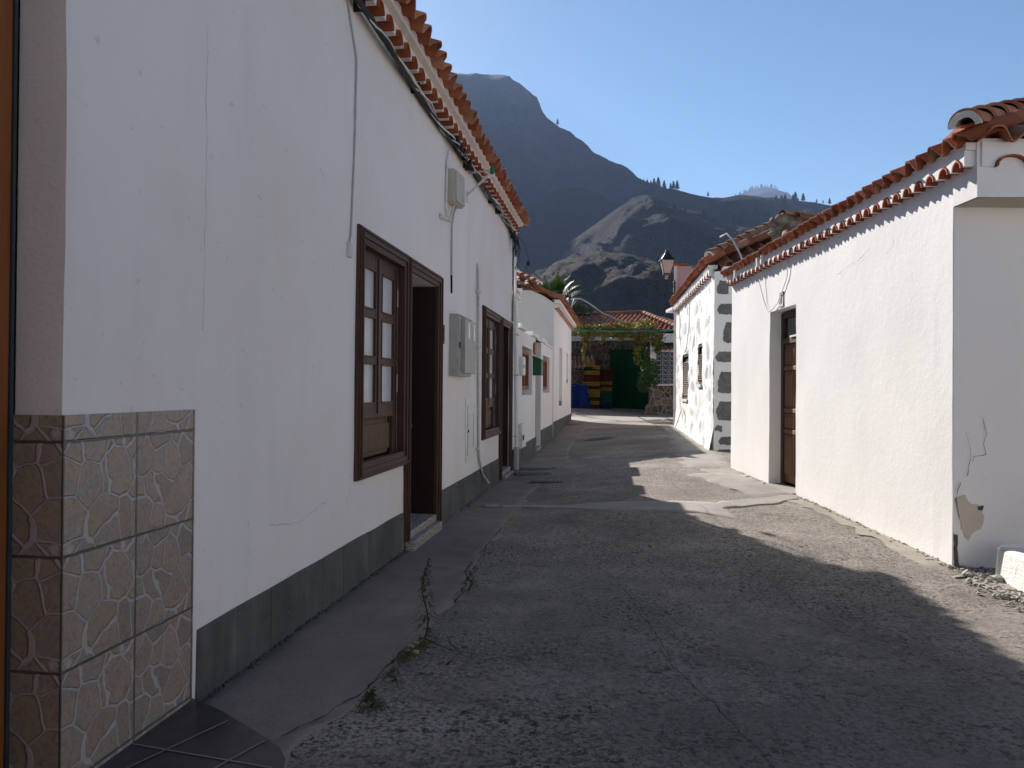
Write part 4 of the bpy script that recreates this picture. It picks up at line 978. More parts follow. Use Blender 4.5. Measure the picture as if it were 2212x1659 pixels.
for k, (u0, u1, z0, z1) in enumerate([(.06, .30, 3.60, 3.90), (.05, .55, 3.15, 3.40), (.20, .60, 2.55, 3.00), (.02, .60, 2.12, 2.36), (.09, .60, 1.45, 1.92), (.04, .60, .85, 1.28), (.02, .18, .62, .76), (.09, .60, .32, .52), (.05, .60, -.02, .24)]):
    pts = ragged([(u0+.05, z0+.02), (u1, z0), (u1, z1), (u0+.08, z1-.01), (u0, (z0+z1)/2)] if k % 2 else [(u0, z0+.03), (u0+.1, z0), (u1, z0+.01), (u1, z1-.02), (u0+.06, z1), (u0-.01, (z0+z1)/2)], .02, .03)
    patch(FT, pts, .014, 'grey_stone', 'corner_stone', H4, .0)
for (a, c, z0, z1) in holesS:
    f = MB(); f.fbox(FS, a, a+.07, -.10, -.02, z0, z1); f.fbox(FS, c-.07, c, -.10, -.02, z0, z1); f.fbox(FS, a+.07, c-.07, -.10, -.021, z0, z0+.07); f.fbox(FS, a+.07, c-.07, -.10, -.021, z1-.07, z1)
    w_ = f.build('window', 'wood_dark', H4); w_['label'] = 'dark brown louvred window in the whitewashed stone wall'
    f = MB(); n = int((z1-z0-.3)/.055)
    for k in range(n):
        z_ = z0+.14+k*.055; f.hexa([FS(a+.07, -.06, z_), FS(c-.07, -.06, z_), FS(c-.07, .0, z_-.035), FS(a+.07, .0, z_-.035), FS(a+.07, -.06, z_+.012), FS(c-.07, -.06, z_+.012), FS(c-.07, .0, z_-.023), FS(a+.07, .0, z_-.023)])
    f.build('louvres', 'wood_faded', w_); f = MB(); f.fbox(FS, a-.02, c+.02, -.088, -.07, z0-.02, z1+.02); f.build('backing', 'dark', w_)
    f = MB(); f.fbox(FS, a-.05, c+.05, -.06, .05, z0-.07, z0-.002); f.build('sill', 'old_white', w_)
b = MB(); tile_sheet(b, FS, 16.3, 24.6, .21, 4.34, 3.0, 1.55, .24, .38, .062, trim0=.9)
b.build('front_roof', 'tile', H4, smooth=50); b = MB()
tile_sheet(b, FT, .12, 5.4, .16, 4.22, 3.2, 1.65, .33, .42, .07, nseg=12, trim0=.95)
caps(b, (4.22, 16.10, 4.42), (7.1, 19.3, 6.0), .12, .5, .035)
b.build('roof', 'tile_old', H4, smooth=50)
b = MB(); b.hexa([(4.5, 16.4, 4.05), (9.8, 16.2, 4.05), (9.8, 24, 4.05), (5.4, 24, 4.05), (4.6, 16.6, 4.25), (9.8, 16.4, 4.25), (9.8, 19.4, 5.75), (7.3, 19.4, 5.75)]); b.build('roof_bed', 'bare_patch', H4)
b = MB(); mouth(b, (4.22, 16.10, 4.40), (7.1, 19.3, 5.95), .12); b.build('hip_end_mortar', 'old_white', H4)
corbel(FS, 16.6, 24.5, 4.04, .09, .10, .40, H4, .50, mo=.012, plast='plaster_old')
b = MB(); b.fbox(FS, 16.6, 24.5, -.1, .10, 4.176, 4.27); b.build('soffit', 'plaster_old', H4)
corbel(FT, .15, 5.3, 4.03, .07, .10, .42, H4, .62, ztop=4.20, mo=.03, plast='plaster_old')
wire('roof_hose', lambda a, c, d_: (a, c, d_), [(4.65, 16.8, 4.95), (4.72, 16.55, 4.98), (4.80, 16.35, 4.80), (4.85, 16.15, 4.55), (4.92, 16.05, 4.30)], .022, 'wire_grey', 'grey hose bent over the hip of the old tiled roof on the right', 'hose')
ch = thing('roof_ridge_stub', 'crumbling mortar ridge end capped with old tiles rising above the right-hand roofs', 'chimney', (5.9, 16.0, 4.6))
b = MB(); random.seed(31)
for k in range(9): b.blob((5.56+.03*k*.3+random.uniform(-.03, .03), 15.6+.02*k, 4.52+k*.075), (.15+.012*k, .15, .09), 2, .28)
for k in range(16): b.blob((5.62+k*.16, 15.62+k*.075, 5.06-k*.008+random.uniform(-.01, .01)), (.16, .17, .15+random.uniform(-.02, .02)), 2, .22)
b.build('mortar', 'old_mortar', ch, smooth=60)
b = MB()
for (x, y, z_, dx) in ((5.65, 15.6, 5.19, .42), (5.98, 15.78, 5.21, .42), (6.3, 15.92, 5.19, .4), (6.65, 16.1, 5.14, .5), (7.1, 16.3, 5.12, .5), (5.9, 15.45, 5.10, .3), (6.3, 15.65, 5.08, .4)):
    caps(b, (x-.05, y, z_), (x+dx, y+dx*.45, z_-.01), .11, .5, .02)
b.build('cap_tiles', 'tile_old', ch, smooth=50)
b = MB(); 
for (x, y, z_, L) in ((5.62, 15.3, 4.62, .8), (6.0, 15.4, 4.6, .7)): caps(b, (x-.22, y-.5, z_-.25), (x+.05, y+.2, z_+.25), .10, .45, .03)
b.build('valley_tiles', 'tile_old', ch, smooth=50)
wire('wall_wire', FS, [(23.0, .16, 4.3), (22.9, .06, 3.9), (22.9, .05, 3.1), (22.5, .05, 2.75), (21.9, .05, 2.72), (21.5, .05, 2.6)], .010, 'wire_grey', 'grey wire drooping over the left louvred window of the stone house', 'wire')
wire('wall_wire', FS, [(20.3, .16, 4.3), (20.3, .06, 4.0), (20.6, .05, 3.2), (21.1, .05, 2.75), (21.6, .05, 2.58)], .010, 'wire_grey', 'grey wire running down the stone house from the eave to the louvred window', 'wire')
wire('wall_pipe', FS, [(22.6, .06, 1.1), (22.2, .08, .9), (22.0, .22, .55), (21.6, .34, .36)], .02, 'wire_white', 'white pipe curving down the flared foot of the stone house', 'pipe')

# ------------------------------------------------------------------ building behind the stone house, with the lamp
H5 = thing('white_house', 'tall white and pink house wall behind the stone house carrying the street lamp', 'house', (6.5, 27, .4))
b = MB(); b.box(5.44, 9.5, 24.75, 25.0, .2, 5.62); b.build('pink_wall', 'plaster_pink', H5)
b = MB(); b.hexa([(5.32, 24.72, .2), (5.435, 24.72, .2), (7.1, 31.5, .2), (6.95, 31.5, .2), (5.32, 24.72, 5.62), (5.435, 24.72, 5.72), (7.1, 31.5, 5.3), (6.95, 31.5, 5.3)]); b.box(7.0, 9.4, 25.01, 31.4, .2, 5.3); b.build('wall', 'plaster', H5, bevel=.02)
b = MB(); b.box(5.30, 5.75, 24.68, 25.1, 5.63, 5.70); b.box(5.9, 9.3, 24.66, 25.1, 5.55, 5.60)
b.build('coping', 'tile', H5); b = MB(); b.box(5.52, 5.9, 25.9, 27.0, 4.30, 4.40); b.build('ledge', 'plaster', H5, bevel=.01)
L = thing('street_lamp', 'black four-sided street lantern on a scrolled iron wall bracket', 'street lamp', (5.32, 24.5, 4.85))
lx, ly, lz = 4.98, 24.25, 5.20
b = MB()
def pyr(b, cx, cy, z0, z1, r0, r1): b.hexa([(cx-r0, cy-r0, z0), (cx+r0, cy-r0, z0), (cx+r0, cy+r0, z0), (cx-r0, cy+r0, z0), (cx-r1, cy-r1, z1), (cx+r1, cy-r1, z1), (cx+r1, cy+r1, z1), (cx-r1, cy+r1, z1)])
pyr(b, lx, ly, lz+.50, lz+.53, .23, .23); pyr(b, lx, ly, lz+.53, lz+.74, .20, .07); b.lathe((lx, ly, lz+.74), [(.07, 0), (.08, .02), (.04, .05), (.06, .07), (.05, .10), (.01, .12)], 10)
b.build('hood', 'black_iron', L, bevel=.005)
b = MB()
for sx in (-1, 1):
    for sy in (-1, 1): b.tube([(lx+sx*.115, ly+sy*.115, lz+.08), (lx+sx*.205, ly+sy*.205, lz+.50)], .011, 6)
pyr(b, lx, ly, lz+.055, lz+.085, .13, .13); b.build('cage', 'black_iron', L)
b = MB(); pyr(b, lx, ly, lz+.088, lz+.498, .108, .196); b.build('glass', 'glass_lamp', L)
b = MB(); b.lathe((lx, ly, lz-.10), [(.02, 0), (.05, .02), (.04, .06), (.07, .09), (.05, .14), (.06, .155)], 10); b.build('socket', 'metal_grey', L)
b = MB(); b.tube([(lx, ly, lz-.1), (lx, ly, lz-.42), (lx+.05, ly, lz-.5), (lx+.18, ly+.12, lz-.53), (5.36, 24.7, lz-.52)], .022, 8)
b.tube([(lx, ly, lz-.25), (lx+.12, ly+.1, lz-.22), (5.36, 24.7, lz-.16)], .018, 8)
b.tube([(lx+.17+.12*math.cos(a*.35), ly+.17, lz-.37+.12*math.sin(a*.35)) for a in range(16)], .013, 6); b.tube([(lx+.19+.05*math.cos(a*.45), ly+.18, lz-.37+.05*math.sin(a*.45)) for a in range(13)], .012, 6)
b.box(5.30, 5.34, 24.62, 24.78, lz-.62, lz-.08); b.build('bracket', 'black_iron', L)

# ------------------------------------------------------------------ far yard
H6 = thing('garage_building', 'stone-walled garage with green door and low hipped red roof closing the street', 'building', (5.5, 40, .6))
FY = frame(2.0, 40.4, 6.6, -2.2, 1)
b = MB(); wall(b, FY, -1.5, 9.5, .2, 4.45, [(3.30, 5.95, .2, 3.62, .15)], .15, .4, .03, 7); b.build('wall', 'masonry_shaded', H6, smooth=60)
b = MB(); b.fbox(FY, 3.30, 5.95, -.14, -.09, .5, 3.62)
for k in range(6): b.fbox(FY, 3.34+k*.43, 3.34+k*.43+.40, -.09, -.075, .55, 3.58)
b.build('garage_door', 'green_door', H6, bevel=.008)
b = MB(); b.fbox(FY, 3.0, 6.2, -.02, .05, 3.62, 3.95); b.build('lintel', 'masonry_shaded', H6)
b = MB(); b.fbox(FY, -1.5, 9.5, -.1, .12, 4.10, 4.36); b.build('fascia', 'slab_grey', H6)
b = MB(); tile_sheet(b, FY, -1.6, 7.0, .45, 4.55, 4.8, 1.35, .26, .45, .065, nseg=8, trim1=.52)
caps(b, FY(7.0, .4, 4.65), FY(4.4, -4.3, 5.98), .13, .42)
caps(b, FY(-1.6, -4.35, 5.98), FY(4.4, -4.35, 5.98), .13, .42)
b.hexa([FY(-1.5, .3, 4.45), FY(6.9, .3, 4.39), FY(6.9, -8, 4.39), FY(-1.5, -8, 4.39), FY(-1.5, .2, 4.40), FY(6.8, .2, 4.40), FY(4.4, -4.5, 5.65), FY(-1.5, -4.5, 5.65)])
b.build('roof', 'tile', H6, smooth=50)
b = MB(); FY2 = frame(*FY(6.9, .3, 0)[:2], .7, 1.0, 1); tile_sheet(b, FY2, 0, 6, .1, 4.55, 3.6, 1.3, .23, .42, .05, nseg=6, trim0=1.1)
b.build('hip_roof', 'tile', H6, smooth=50)
b = MB(); b.box(6.9, 9.5, 37.4, 37.7, 3.9, 4.35); b.build('fascia_return', 'plaster', H6)
# little lean-to shed with tiles left of the crates
SH = thing('shed', 'small rough stone shed with a drooping red tile roof behind the blue crates', 'shed', (3.2, 39, .6))
b = MB(); b.box(2.2, 3.9, 38.6, 39.3, .4, 2.55); b.build('wall', 'masonry_shaded', SH)
FSH = frame(2.0, 38.6, 1, 0, 1)
b = MB(); tile_sheet(b, FSH, 0, 2.3, .45, 2.60, 1.1, .68, .24, .4, .05, nseg=6, jit=2.2); b.build('roof', 'tile_old', SH, smooth=50)

# crates
def crate(name, m_, loc, rot, lab, grp, L=.60, W=.40, H=.235, bol=False):
    b = MB(); hx, hy = L/2, W/2; tk = .02
    b.box(-hx, hx, -hy, hy, 0, .02)
    for (z0, z1) in ((.02, .06), (.085, .115), (H-.07, H)):
        b.box(-hx, hx, -hy, -hy+tk, z0+.001, z1); b.box(-hx, hx, hy-tk, hy, z0+.001, z1); b.box(-hx, -hx+tk, -hy+tk+.001, hy-tk-.001, z0+.001, z1); b.box(hx-tk, hx, -hy+tk+.001, hy-tk-.001, z0+.001, z1)
    for k in range(7):
        x = -hx+.005+k*(L-.05)/6
        if k in (3,) : continue
        for y in (-hy-.004, hy-tk+.004): b.box(x, x+.04, y, y+tk, .004, H-.004)
    for k in range(5):
        y = -hy+.005+k*(W-.05)/4
        for x in (-hx-.004, hx-tk+.004): b.box(x, x+.04, y, y+tk, .004, H-.004)
    b.box(-hx-.012, hx+.012, -hy-.012, -hy, H-.03, H); b.box(-hx-.012, hx+.012, hy, hy+.012, H-.03, H)
    me = b.build(name, m_); return me
crate_src = {}
def put(col, x, y, z_, rz, lab, rx=0, ry=0, grp='plastic harvest crates stacked in the yard'):
    if col not in crate_src: o = crate('plastic_crate', 'c_'+col, None, 0, '', ''); crate_src[col] = o
    else: o = crate_src[col].copy(); COL.objects.link(o)
    o.location = (x, y, z_); o.rotation_euler = (rx, ry, rz); tag(o, lab, 'crate', grp); return o
gy = 37.3
def ordn(k, n): return ['lowest', 'second lowest', 'third from the ground', 'fourth from the ground', 'fifth from the ground', 'sixth from the ground', 'seventh from the ground', 'eighth from the ground', 'ninth from the ground', 'topmost'][k] if k < n-1 else 'topmost'
S1 = ['red', 'red', 'yellow', 'yellow', 'red', 'yellow', 'yellow', 'red', 'yellow', 'red', 'red', 'yellow', 'black']
x1, zz = 3.95, gz(3.95, gy)+.015
hcr = .158
cnt = {}
crate_h = .235
tall = ['red', 'yellow', 'red', 'yellow', 'yellow', 'red', 'yellow', 'red', 'red', 'yellow', 'black']
step = 2.05/len(tall)
for k, c_ in enumerate(tall):
    cnt[c_] = cnt.get(c_, 0)+1
    num = ['lowest', 'second', 'third', 'fourth', 'fifth'][cnt[c_]-1]
    lab = 'black crate near the top of the tall yellow and red stack' if c_ == 'black' else '%s %s crate from below in the tall mixed stack beside the blue ones' % (num, c_)
    o = put(c_, x1+random.uniform(-.03, .03), gy, zz+k*step, .15+random.uniform(-.12, .12), lab); o.scale = (1.1, 1.1, step/.235)
put('yellow', x1-.10, gy, zz+2.09, .2, 'lower of the two yellow crates tipped on top of the tall stack', .15, .45)
put('yellow', x1+.10, gy, zz+2.20, -.1, 'upper yellow crate lying upside down and tilted on top of the tall stack', math.pi+.1, .30)
right = ['navy', 'navy', 'green', 'green', 'green', 'green', 'yellow', 'red', 'yellow', 'red', 'red', 'red', 'red']
cnt = {}; step = 1.98/len(right); tot = {c_: right.count(c_) for c_ in right}
for k, c_ in enumerate(right):
    cnt[c_] = cnt.get(c_, 0)+1; num = ['lowest', 'second', 'third', 'fourth', 'fifth'][cnt[c_]-1]
    o = put(c_, 4.72+random.uniform(-.02, .02), 38.0, gz(4.7, 38)+.015+k*step, .05+random.uniform(-.06, .06), '%s %s crate from below in the stack nearest the green door' % (num, 'dark blue' if c_ == 'navy' else c_)); o.scale = (1, 1, step/.235)
words = ['lowest', 'second', 'third', 'fourth', 'fifth', 'sixth', 'seventh']
for k in range(7): o = put('blue', 3.02+random.uniform(-.03, .03), 36.9, gz(3, 36.9)+.015+k*.168, random.uniform(-.1, .1)+.1, '%s blue crate from below in the leftmost stack by the white house corner' % words[k]); o.scale = (.85, 1, .168/.235)
for k in range(6): o = put('blue', 3.48+random.uniform(-.03, .03)+(.12 if k < 2 else 0), 36.7, gz(3.5, 36.7)+.015+k*.19, random.uniform(-.1, .1)-.1, '%s blue crate from below in the second blue stack beside the mixed one' % words[k]); o.scale = (.75, 1, .19/.235)

# low stone wall, breeze blocks, post, little roof
t = thing('stone_wall', 'low rubble wall with reddish stones under the pierced block screen on the right of the yard', 'wall', (7.2, 36, .3))
FQ = frame(6.62, 36.15, 2.4, -.25, 1); b = MB(); wall(b, FQ, .0, 2.6, .1, 1.74, [], .1, .15, .03, .45, freq=3); b.build('wall', 'masonry', t, smooth=60)
b = MB(); b.fbox(FQ, -.02, 2.6, -.46, .04, 1.742, 1.80); b.build('coping', 'plaster', t)
b = MB(); b.blob((6.52, 35.95, .5), (.16, .16, .32), 2, .35); tag(b.build('boulder', 'masonry'), 'upright rough stone at the foot of the low rubble wall by the green door', 'stone')
t = thing('block_screen', 'pierced concrete block screen standing on the low rubble wall', 'screen wall', (7.6, 36, 1.8))
b = MB(); nx, nz = 7, 7; bw = .30; bz = .225
for i in range(nx):
    for j in range(nz):
        s0 = .34+i*bw; z0 = 1.80+j*bz; o0, o1 = -.30, -.22; e = .03
        b.fbox(FQ, s0, s0+bw, o0, o1, z0, z0+e); b.fbox(FQ, s0, s0+e, o0, o1-.001, z0+e, z0+bz)
        cx, cz = s0+bw/2, z0+bz/2; pts = [(math.cos(a*math.pi/4), math.sin(a*math.pi/4)) for a in range(9)]
        for (p, q) in zip(pts, pts[1:]):
            r0, r1 = .075, .105
            b.hexa([FQ(cx+p[0]*r0, o0, cz+p[1]*r0*.8), FQ(cx+q[0]*r0, o0, cz+q[1]*r0*.8), FQ(cx+q[0]*r1, o0, cz+q[1]*r1*.8), FQ(cx+p[0]*r1, o0, cz+p[1]*r1*.8), FQ(cx+p[0]*r0, o1, cz+p[1]*r0*.8), FQ(cx+q[0]*r0, o1, cz+q[1]*r0*.8), FQ(cx+q[0]*r1, o1, cz+q[1]*r1*.8), FQ(cx+p[0]*r1, o1, cz+p[1]*r1*.8)])
b.build('blocks', 'slab_grey', t)
b = MB(); b.fbox(FQ, .30, 2.5, -.34, -.18, 1.80+nz*bz, 1.80+nz*bz+.12); b.build('beam', 'plaster', t)
b = MB(); tile_sheet(b, FQ, .25, 2.6, .0, 3.45, .7, .22, .24, .4, .05, nseg=6); b.build('tile_cap', 'tile', t, smooth=50)
b = MB(); b.fbox(FQ, .05, .31, -.30, -.04, 1.80, 4.12); tag(b.build('pergola_post', 'plaster', bevel=.02), 'square white post on the low rubble wall holding up the pergola', 'post')

# pergola beams
PG = thing('pergola', 'green metal pergola frame spanning the yard under the vine', 'pergola', (5, 35.5, 4.1))
b = MB(); b.tube([(2.62, 32.2, 4.05), (6.85, 35.4, 4.28)], .05, 8); b.build('front_beam', 'green_paint', PG)
b = MB(); b.tube([(6.85, 35.4, 4.28), (8.8, 34.4, 4.42)], .045, 8); b.build('side_beam', 'green_paint', PG)
for k in range(5):
    u = k/4; b = MB(); b.tube([(2.62+(6.85-2.62)*u, 32.2+3.2*u, 4.12+.2*u), (3.1+4.4*u, 40.0-2.0*u, 4.36)], .03, 6); b.build('rafter', 'green_paint', PG)
b = MB(); b.tube([(2.70, 33.4, 4.17), (7.1, 36.2, 4.36)], .02, 6); b.tube([(2.8, 34.8, 4.2), (7.2, 37.0, 4.36)], .02, 6); b.build('wires', 'green_paint', PG)
# vine
V = thing('grape_vine', 'yellow-green vine trained over the pergola with strands hanging down', 'vine', (5, 35, 3.4))
b = MB()
def lf(b, c, sz, t=None):
    n = Vector((random.gauss(0, 1), random.gauss(0, 1), random.gauss(.6, 1))).normalized(); up = n.orthogonal().normalized()
    up = (Matrix.Rotation(random.uniform(0, 6.28), 3, n) @ up); b.leaf(c, n, up, sz*random.uniform(.7, 1.4), sz*random.uniform(.6, 1.2), random.random() if t is None else t)
for i in range(8500):
    u = random.random(); v = random.random()**(1.5 if i % 2 else .7); x = 2.75+(6.9-2.75)*u; y = 32.3+3.2*u+v*3.8
    den = noise.noise(Vector((x*1.3, y*1.3, 0)))
    if den < -.15+(.25 if u < .25 else 0) and random.random() < .8: continue
    hgt = .16+.46*max(0, u-.12)*(1+noise.noise(Vector((x*1.7, 3, 1))))
    lf(b, (x, y, 4.14+.15*u+random.uniform(-.2, 1)*hgt), .11)
for (u, L_, n, sp) in ((.14, 1.15, 330, .10), (.20, .5, 120, .13), (.36, .62, 150, .11), (.58, .45, 140, .15), (.74, 1.5, 420, .17), (.80, 1.0, 260, .2), (.92, .6, 260, .22), (1.03, .9, 360, .2), (.03, .6, 90, .1)):
    x, y = 2.75+(6.9-2.75)*u, 32.35+3.2*u
    for i in range(n):
        v = random.random(); lf(b, (x+random.gauss(0, sp)*(1.2-v)+.25*v*math.sin(u*30), y+random.gauss(0, sp), 4.2-v*L_), .105)
b.build('foliage', 'leaf_vine', V)
b = MB()
for (u, L_) in ((.14, 1.1), (.74, 1.6)): x, y = 2.75+4.15*u, 32.35+3.2*u; b.tube([(x, y, 4.2), (x+.1, y, 4.2-L_*.5), (x+.05, y, 4.2-L_)], .012, 5)
b.tube([(2.9, 32.6, 4.2), (4, 33.2, 4.26), (5.5, 34.3, 4.3), (7, 35.5, 4.38)], .025, 6); b.build('stem', 'bark', V)
B = thing('hanging_shrub', 'dark green leafy bush hanging in front of the green garage door', 'bush', (6.3, 35.3, 1.5))
b = MB()
cl = [(6.28, 35.2, 3.15, .22, .35), (6.40, 35.2, 2.75, .40, .38), (6.42, 35.2, 2.35, .48, .40), (6.25, 35.1, 1.95, .42, .35), (6.55, 35.2, 1.95, .38, .3), (6.18, 35.1, 1.60, .28, .22), (6.70, 35.3, 2.55, .3, .45), (5.98, 35.1, 1.72, .14, .12)]
for (x, y, z_, rx, rz_) in cl:
    for i in range(int(1500*rx)):
        d = Vector((random.gauss(0, 1), random.gauss(0, 1), random.gauss(0, 1))).normalized()*random.random()**.4
        q = (x+d.x*rx, y+d.y*rx*.8, z_+d.z*rz_)
        if noise.noise(Vector(q)*5) > -.28: lf(b, q, .075)
b.build('foliage', 'leaf_dark', B)
b = MB(); b.tube([(6.75, 35.6, 1.8), (6.6, 35.4, 2.2), (6.45, 35.2, 2.6), (6.3, 35.2, 3.2), (6.3, 35.3, 4.2)], [.03, .03, .025, .02, .012], 6); b.build('stem', 'bark', B)

# shade tree stretches are outside; pole, cables, palm, trees behind
t = thing('utility_pole', 'dark utility pole with looped cable at the far corner of the white house', 'pole', (2.45, 33.2, .4))
b = MB(); b.tube([(2.60, 34.0, .3), (2.60, 34.0, 5.75)], .055, 10); b.build('pole', 'dark_steel', t); b = MB(); b.tube([(2.5, 34.0, 3), (2.52, 33.95, 5.6)], .03, 8); b.build('conduit', 'metal_grey', t)
XY = lambda a, c, d_: (a, c, d_)
wire('overhead_cable', XY, [(2.62, 33.9, 4.6), (2.66, 33.9, 5.3), (2.80, 34, 5.62), (3.1, 34.2, 5.66), (3.45, 34.4, 5.52), (4.2, 35, 5.1), (5.2, 35.8, 4.78), (6.2, 36.5, 4.62)], .028, 'wire_grey', 'thick grey cable arching from the far pole down to the pergola', 'cable')
wire('overhead_cable', XY, [(2.66, 33.9, 4.2), (2.72, 33.9, 5.3), (2.9, 34, 5.52), (3.2, 34.3, 5.55), (4.4, 35.2, 5.0), (6.2, 36.6, 4.55), (7.6, 37.0, 4.6)], .02, 'black_rubber', 'black cable twisting down beside the thick grey cable from the far pole', 'cable')
wire('overhead_cable', XY, [(2.65, 31.6, 3.9), (3.6, 32.5, 3.66), (4.8, 33.6, 3.55), (5.8, 34.5, 3.6), (6.75, 35.8, 3.72)], .016, 'black_rubber', 'thin black cable sagging across the yard below the green pergola beam', 'cable')
def palm(x, y, z0, hh, lab):
    t = thing('palm_tree', lab, 'palm', (x, y, z0)); b = MB()
    b.tube([(x, y, z0), (x+.1, y, z0+hh*.5), (x, y, z0+hh)], [.22, .19, .2], 10); b.build('trunk', 'bark', t)
    b = MB()
    for i in range(70):
        az = random.uniform(0, 6.28); el = random.uniform(.5, 1.5); Lf = random.uniform(1.9, 2.9); P = []; d = Vector((math.cos(az)*math.cos(el), math.sin(az)*math.cos(el), math.sin(el))); q = Vector((x, y, z0+hh)); tn = random.random()
        for k in range(15): P.append(q.copy()); q += d*Lf/14; d = (d+Vector((0, 0, -.035-.02*k*.4))).normalized()
        b.tube(P, [.022-.001*k for k in range(15)], 4, t=tn)
        for k in range(2, 15):
            dd = (P[k]-P[k-1]).normalized(); sd_ = dd.cross(Vector((0, 0, 1))).normalized() if abs(dd.z) < .98 else Vector((1, 0, 0))
            ll = .42*math.sin(math.pi*(k+1)/17)+.1
            for w in range(2):
                for sgn in (-1, 1):
                    e = P[k]+dd*(w*.07)+(sd_*sgn*.8+dd*.7+Vector((0, 0, .12))).normalized()*ll; c_ = P[k]+dd*(w*.07)
                    b.add([c_-dd*.04, c_+dd*.04, e], [(0, 1, 2)], min(1, tn*.6+random.random()*.4))
    b.build('crown', 'leaf_palm', t)
palm(2.55, 46.5, 0, 6.1, 'short palm with upright fronds rising behind the far tiled roofs')
def bush(x, y, z_, rx, rz_, n, name, lab, m_='leaf_palm', sz=.12):
    t = thing(name, lab, 'tree', (x, y, z_-rz_)); b = MB()
    for i in range(n):
        d = Vector((random.gauss(0, 1), random.gauss(0, 1), random.gauss(0, 1))).normalized()*random.random()**.4
        q = (x+d.x*rx, y+d.y*rx, z_+d.z*rz_)
        if noise.noise(Vector(q)*1.6) > -.2: lf(b, q, sz)
    b.build('crown', m_, t); b = MB(); b.tube([(x, y, 0), (x, y, z_)], [.12, .06], 8); b.build('trunk', 'bark', t)
bush(3.7, 45, 5.9, 1.5, .7, 2600, 'shrub', 'green bushy tree behind the left end of the garage roof', 'leaf_palm')
bush(-.3, 42, 4.5, 1.7, 1.4, 1500, 'tree', 'leafy tree hidden behind the far white house, shading the yard', 'leaf_dark', .16)
bush(1.9, 44, 5.2, 1.0, .9, 1500, 'shrub', 'dark leafy shrub at the foot of the palm behind the white house', 'leaf_dark')

# ------------------------------------------------------------------ street covers, weeds
def disc(b, x, y, r0, r1, off, n=28):
    vs = []
    for rr_ in (r0, r1):
        for j in range(n):
            a = 2*math.pi*j/n; px, py = x+rr_*math.cos(a), y+rr_*math.sin(a); vs.append((px, py, gz(px, py)+off))
    b.add(vs, [(j, (j+1) % n, n+(j+1) % n, n+j) for j in range(n)])
t = thing('manhole_cover', 'round iron manhole cover in the shaded street between the two far houses', 'manhole cover', (2.45, 20.9, .1))
b = MB(); disc(b, 2.45, 20.9, .01, .36, .022); b.build('lid', 'dark_steel', t); b = MB(); disc(b, 2.45, 20.9, .37, .43, .020); b.build('ring', 'apron', t)
def cover(x, y, w_, l_, m_, lab, rot=.14, off=.02, grate=False, cat='drain cover'):
    t = thing('drain_cover', lab, cat, (x, y, gz(x, y))); b = MB(); F = frame(x, y, math.cos(rot), math.sin(rot), -1); z_ = gz(x, y)+off
    b.fbox(F, -w_/2, w_/2, -l_/2, l_/2, z_-.04, z_); b.build('lid', m_, t, bevel=.002)
    if grate:
        b = MB(); n = int(w_/.05)
        for k in range(n): b.fbox(F, -w_/2+.02+k*.05, -w_/2+.045+k*.05, -l_/2+.02, l_/2-.02, z_, z_+.004)
        b.build('bars', 'rubble', t)
    b = MB(); b.fbox(F, -w_/2-.03, -w_/2-.002, -l_/2-.03, l_/2+.03, z_-.05, z_+.002); b.fbox(F, w_/2+.002, w_/2+.03, -l_/2-.03, l_/2+.03, z_-.05, z_+.002); b.build('rim', 'apron', t)
cover(-.23, 9.55, .17, .16, 'cover_blue', 'small bluish square service cover in the pale concrete strip near the left plinth')
cover(.38, 13.2, .55, .35, 'dark_steel', 'dark rectangular iron cover by the drainpipe foot', .14)
cover(.52, 14.0, .60, .30, 'plinth', 'worn grey rectangular cover just beyond the drainpipe', .14)
cover(.55, 11.9, .5, .18, 'dark_steel', 'ribbed iron grate in the street in front of the second dark door', 0, .02, True)
cover(2.1, 28.0, .8, .18, 'dark_steel', 'narrow iron grate across the street near the slit windows', 0, .02, True)
cover(-.42, 9.6, .16, .14, 'apron', 'small worn cover against the left plinth beside the bluish one')

def weed(x, y, hh, n, lab, droop=.3):
    z0 = gz(x, y)+.01; t = thing('weed', lab, 'weed', (x, y, z0)); b = MB(); P = [Vector((x+.02*math.sin(k*.8), y+.01*k/6, z0+hh*k/9)) for k in range(10)]
    b.tube(P, [.006-.0005*k for k in range(10)], 5, t=.3); b.build('stem', 'leaf_weed', t); b = MB()
    for i in range(n):
        u = random.random()**.8; q = P[0].lerp(P[-1], u)+Vector((.01*math.sin(u*7), 0, 0)); a = random.uniform(0, 6.28); L_ = (.095*(1-u)+.022)*random.uniform(.7, 1.3)
        d = Vector((math.cos(a), math.sin(a), random.uniform(-.2, .6))).normalized(); s_ = d.cross(Vector((0, 0, 1))).normalized()*.0045; m_ = q+d*L_*.5+Vector((0, 0, .006)); e = q+d*L_+Vector((0, 0, -L_*droop))
        b.add([q, m_+s_, m_-s_, e], [(0, 1, 2), (1, 3, 2)], random.random())
    b.build('leaves', 'leaf_weed', t)
weed(-.505, 4.45, .47, 170, 'tall thin feathery weed growing from the pavement crack')
weed(-.31, 5.54, .20, 70, 'shorter leafy weed in the crack behind the tall thin one')
weed(-.655, 3.52, .06, 60, 'dark tuft flattened in the crack nearest the bottom of the picture', .6)
weed(-.60, 3.82, .05, 26, 'tiny sprout in the crack between the dark tuft and the dry grass', .5)
b = MB()
for i in range(420):
    u = random.random(); x = -.60+.11*u+random.gauss(0, .022); y = 4.08+.30*u+random.gauss(0, .03); a = random.uniform(0, 6.28); L_ = random.uniform(.015, .045); z0 = gz(x, y)+.012
    b.add([(x-.002, y, z0), (x+.002, y, z0), (x+math.cos(a)*L_*.7, y+math.sin(a)*L_*.7, z0+L_*.7)], [(0, 1, 2)], random.random())
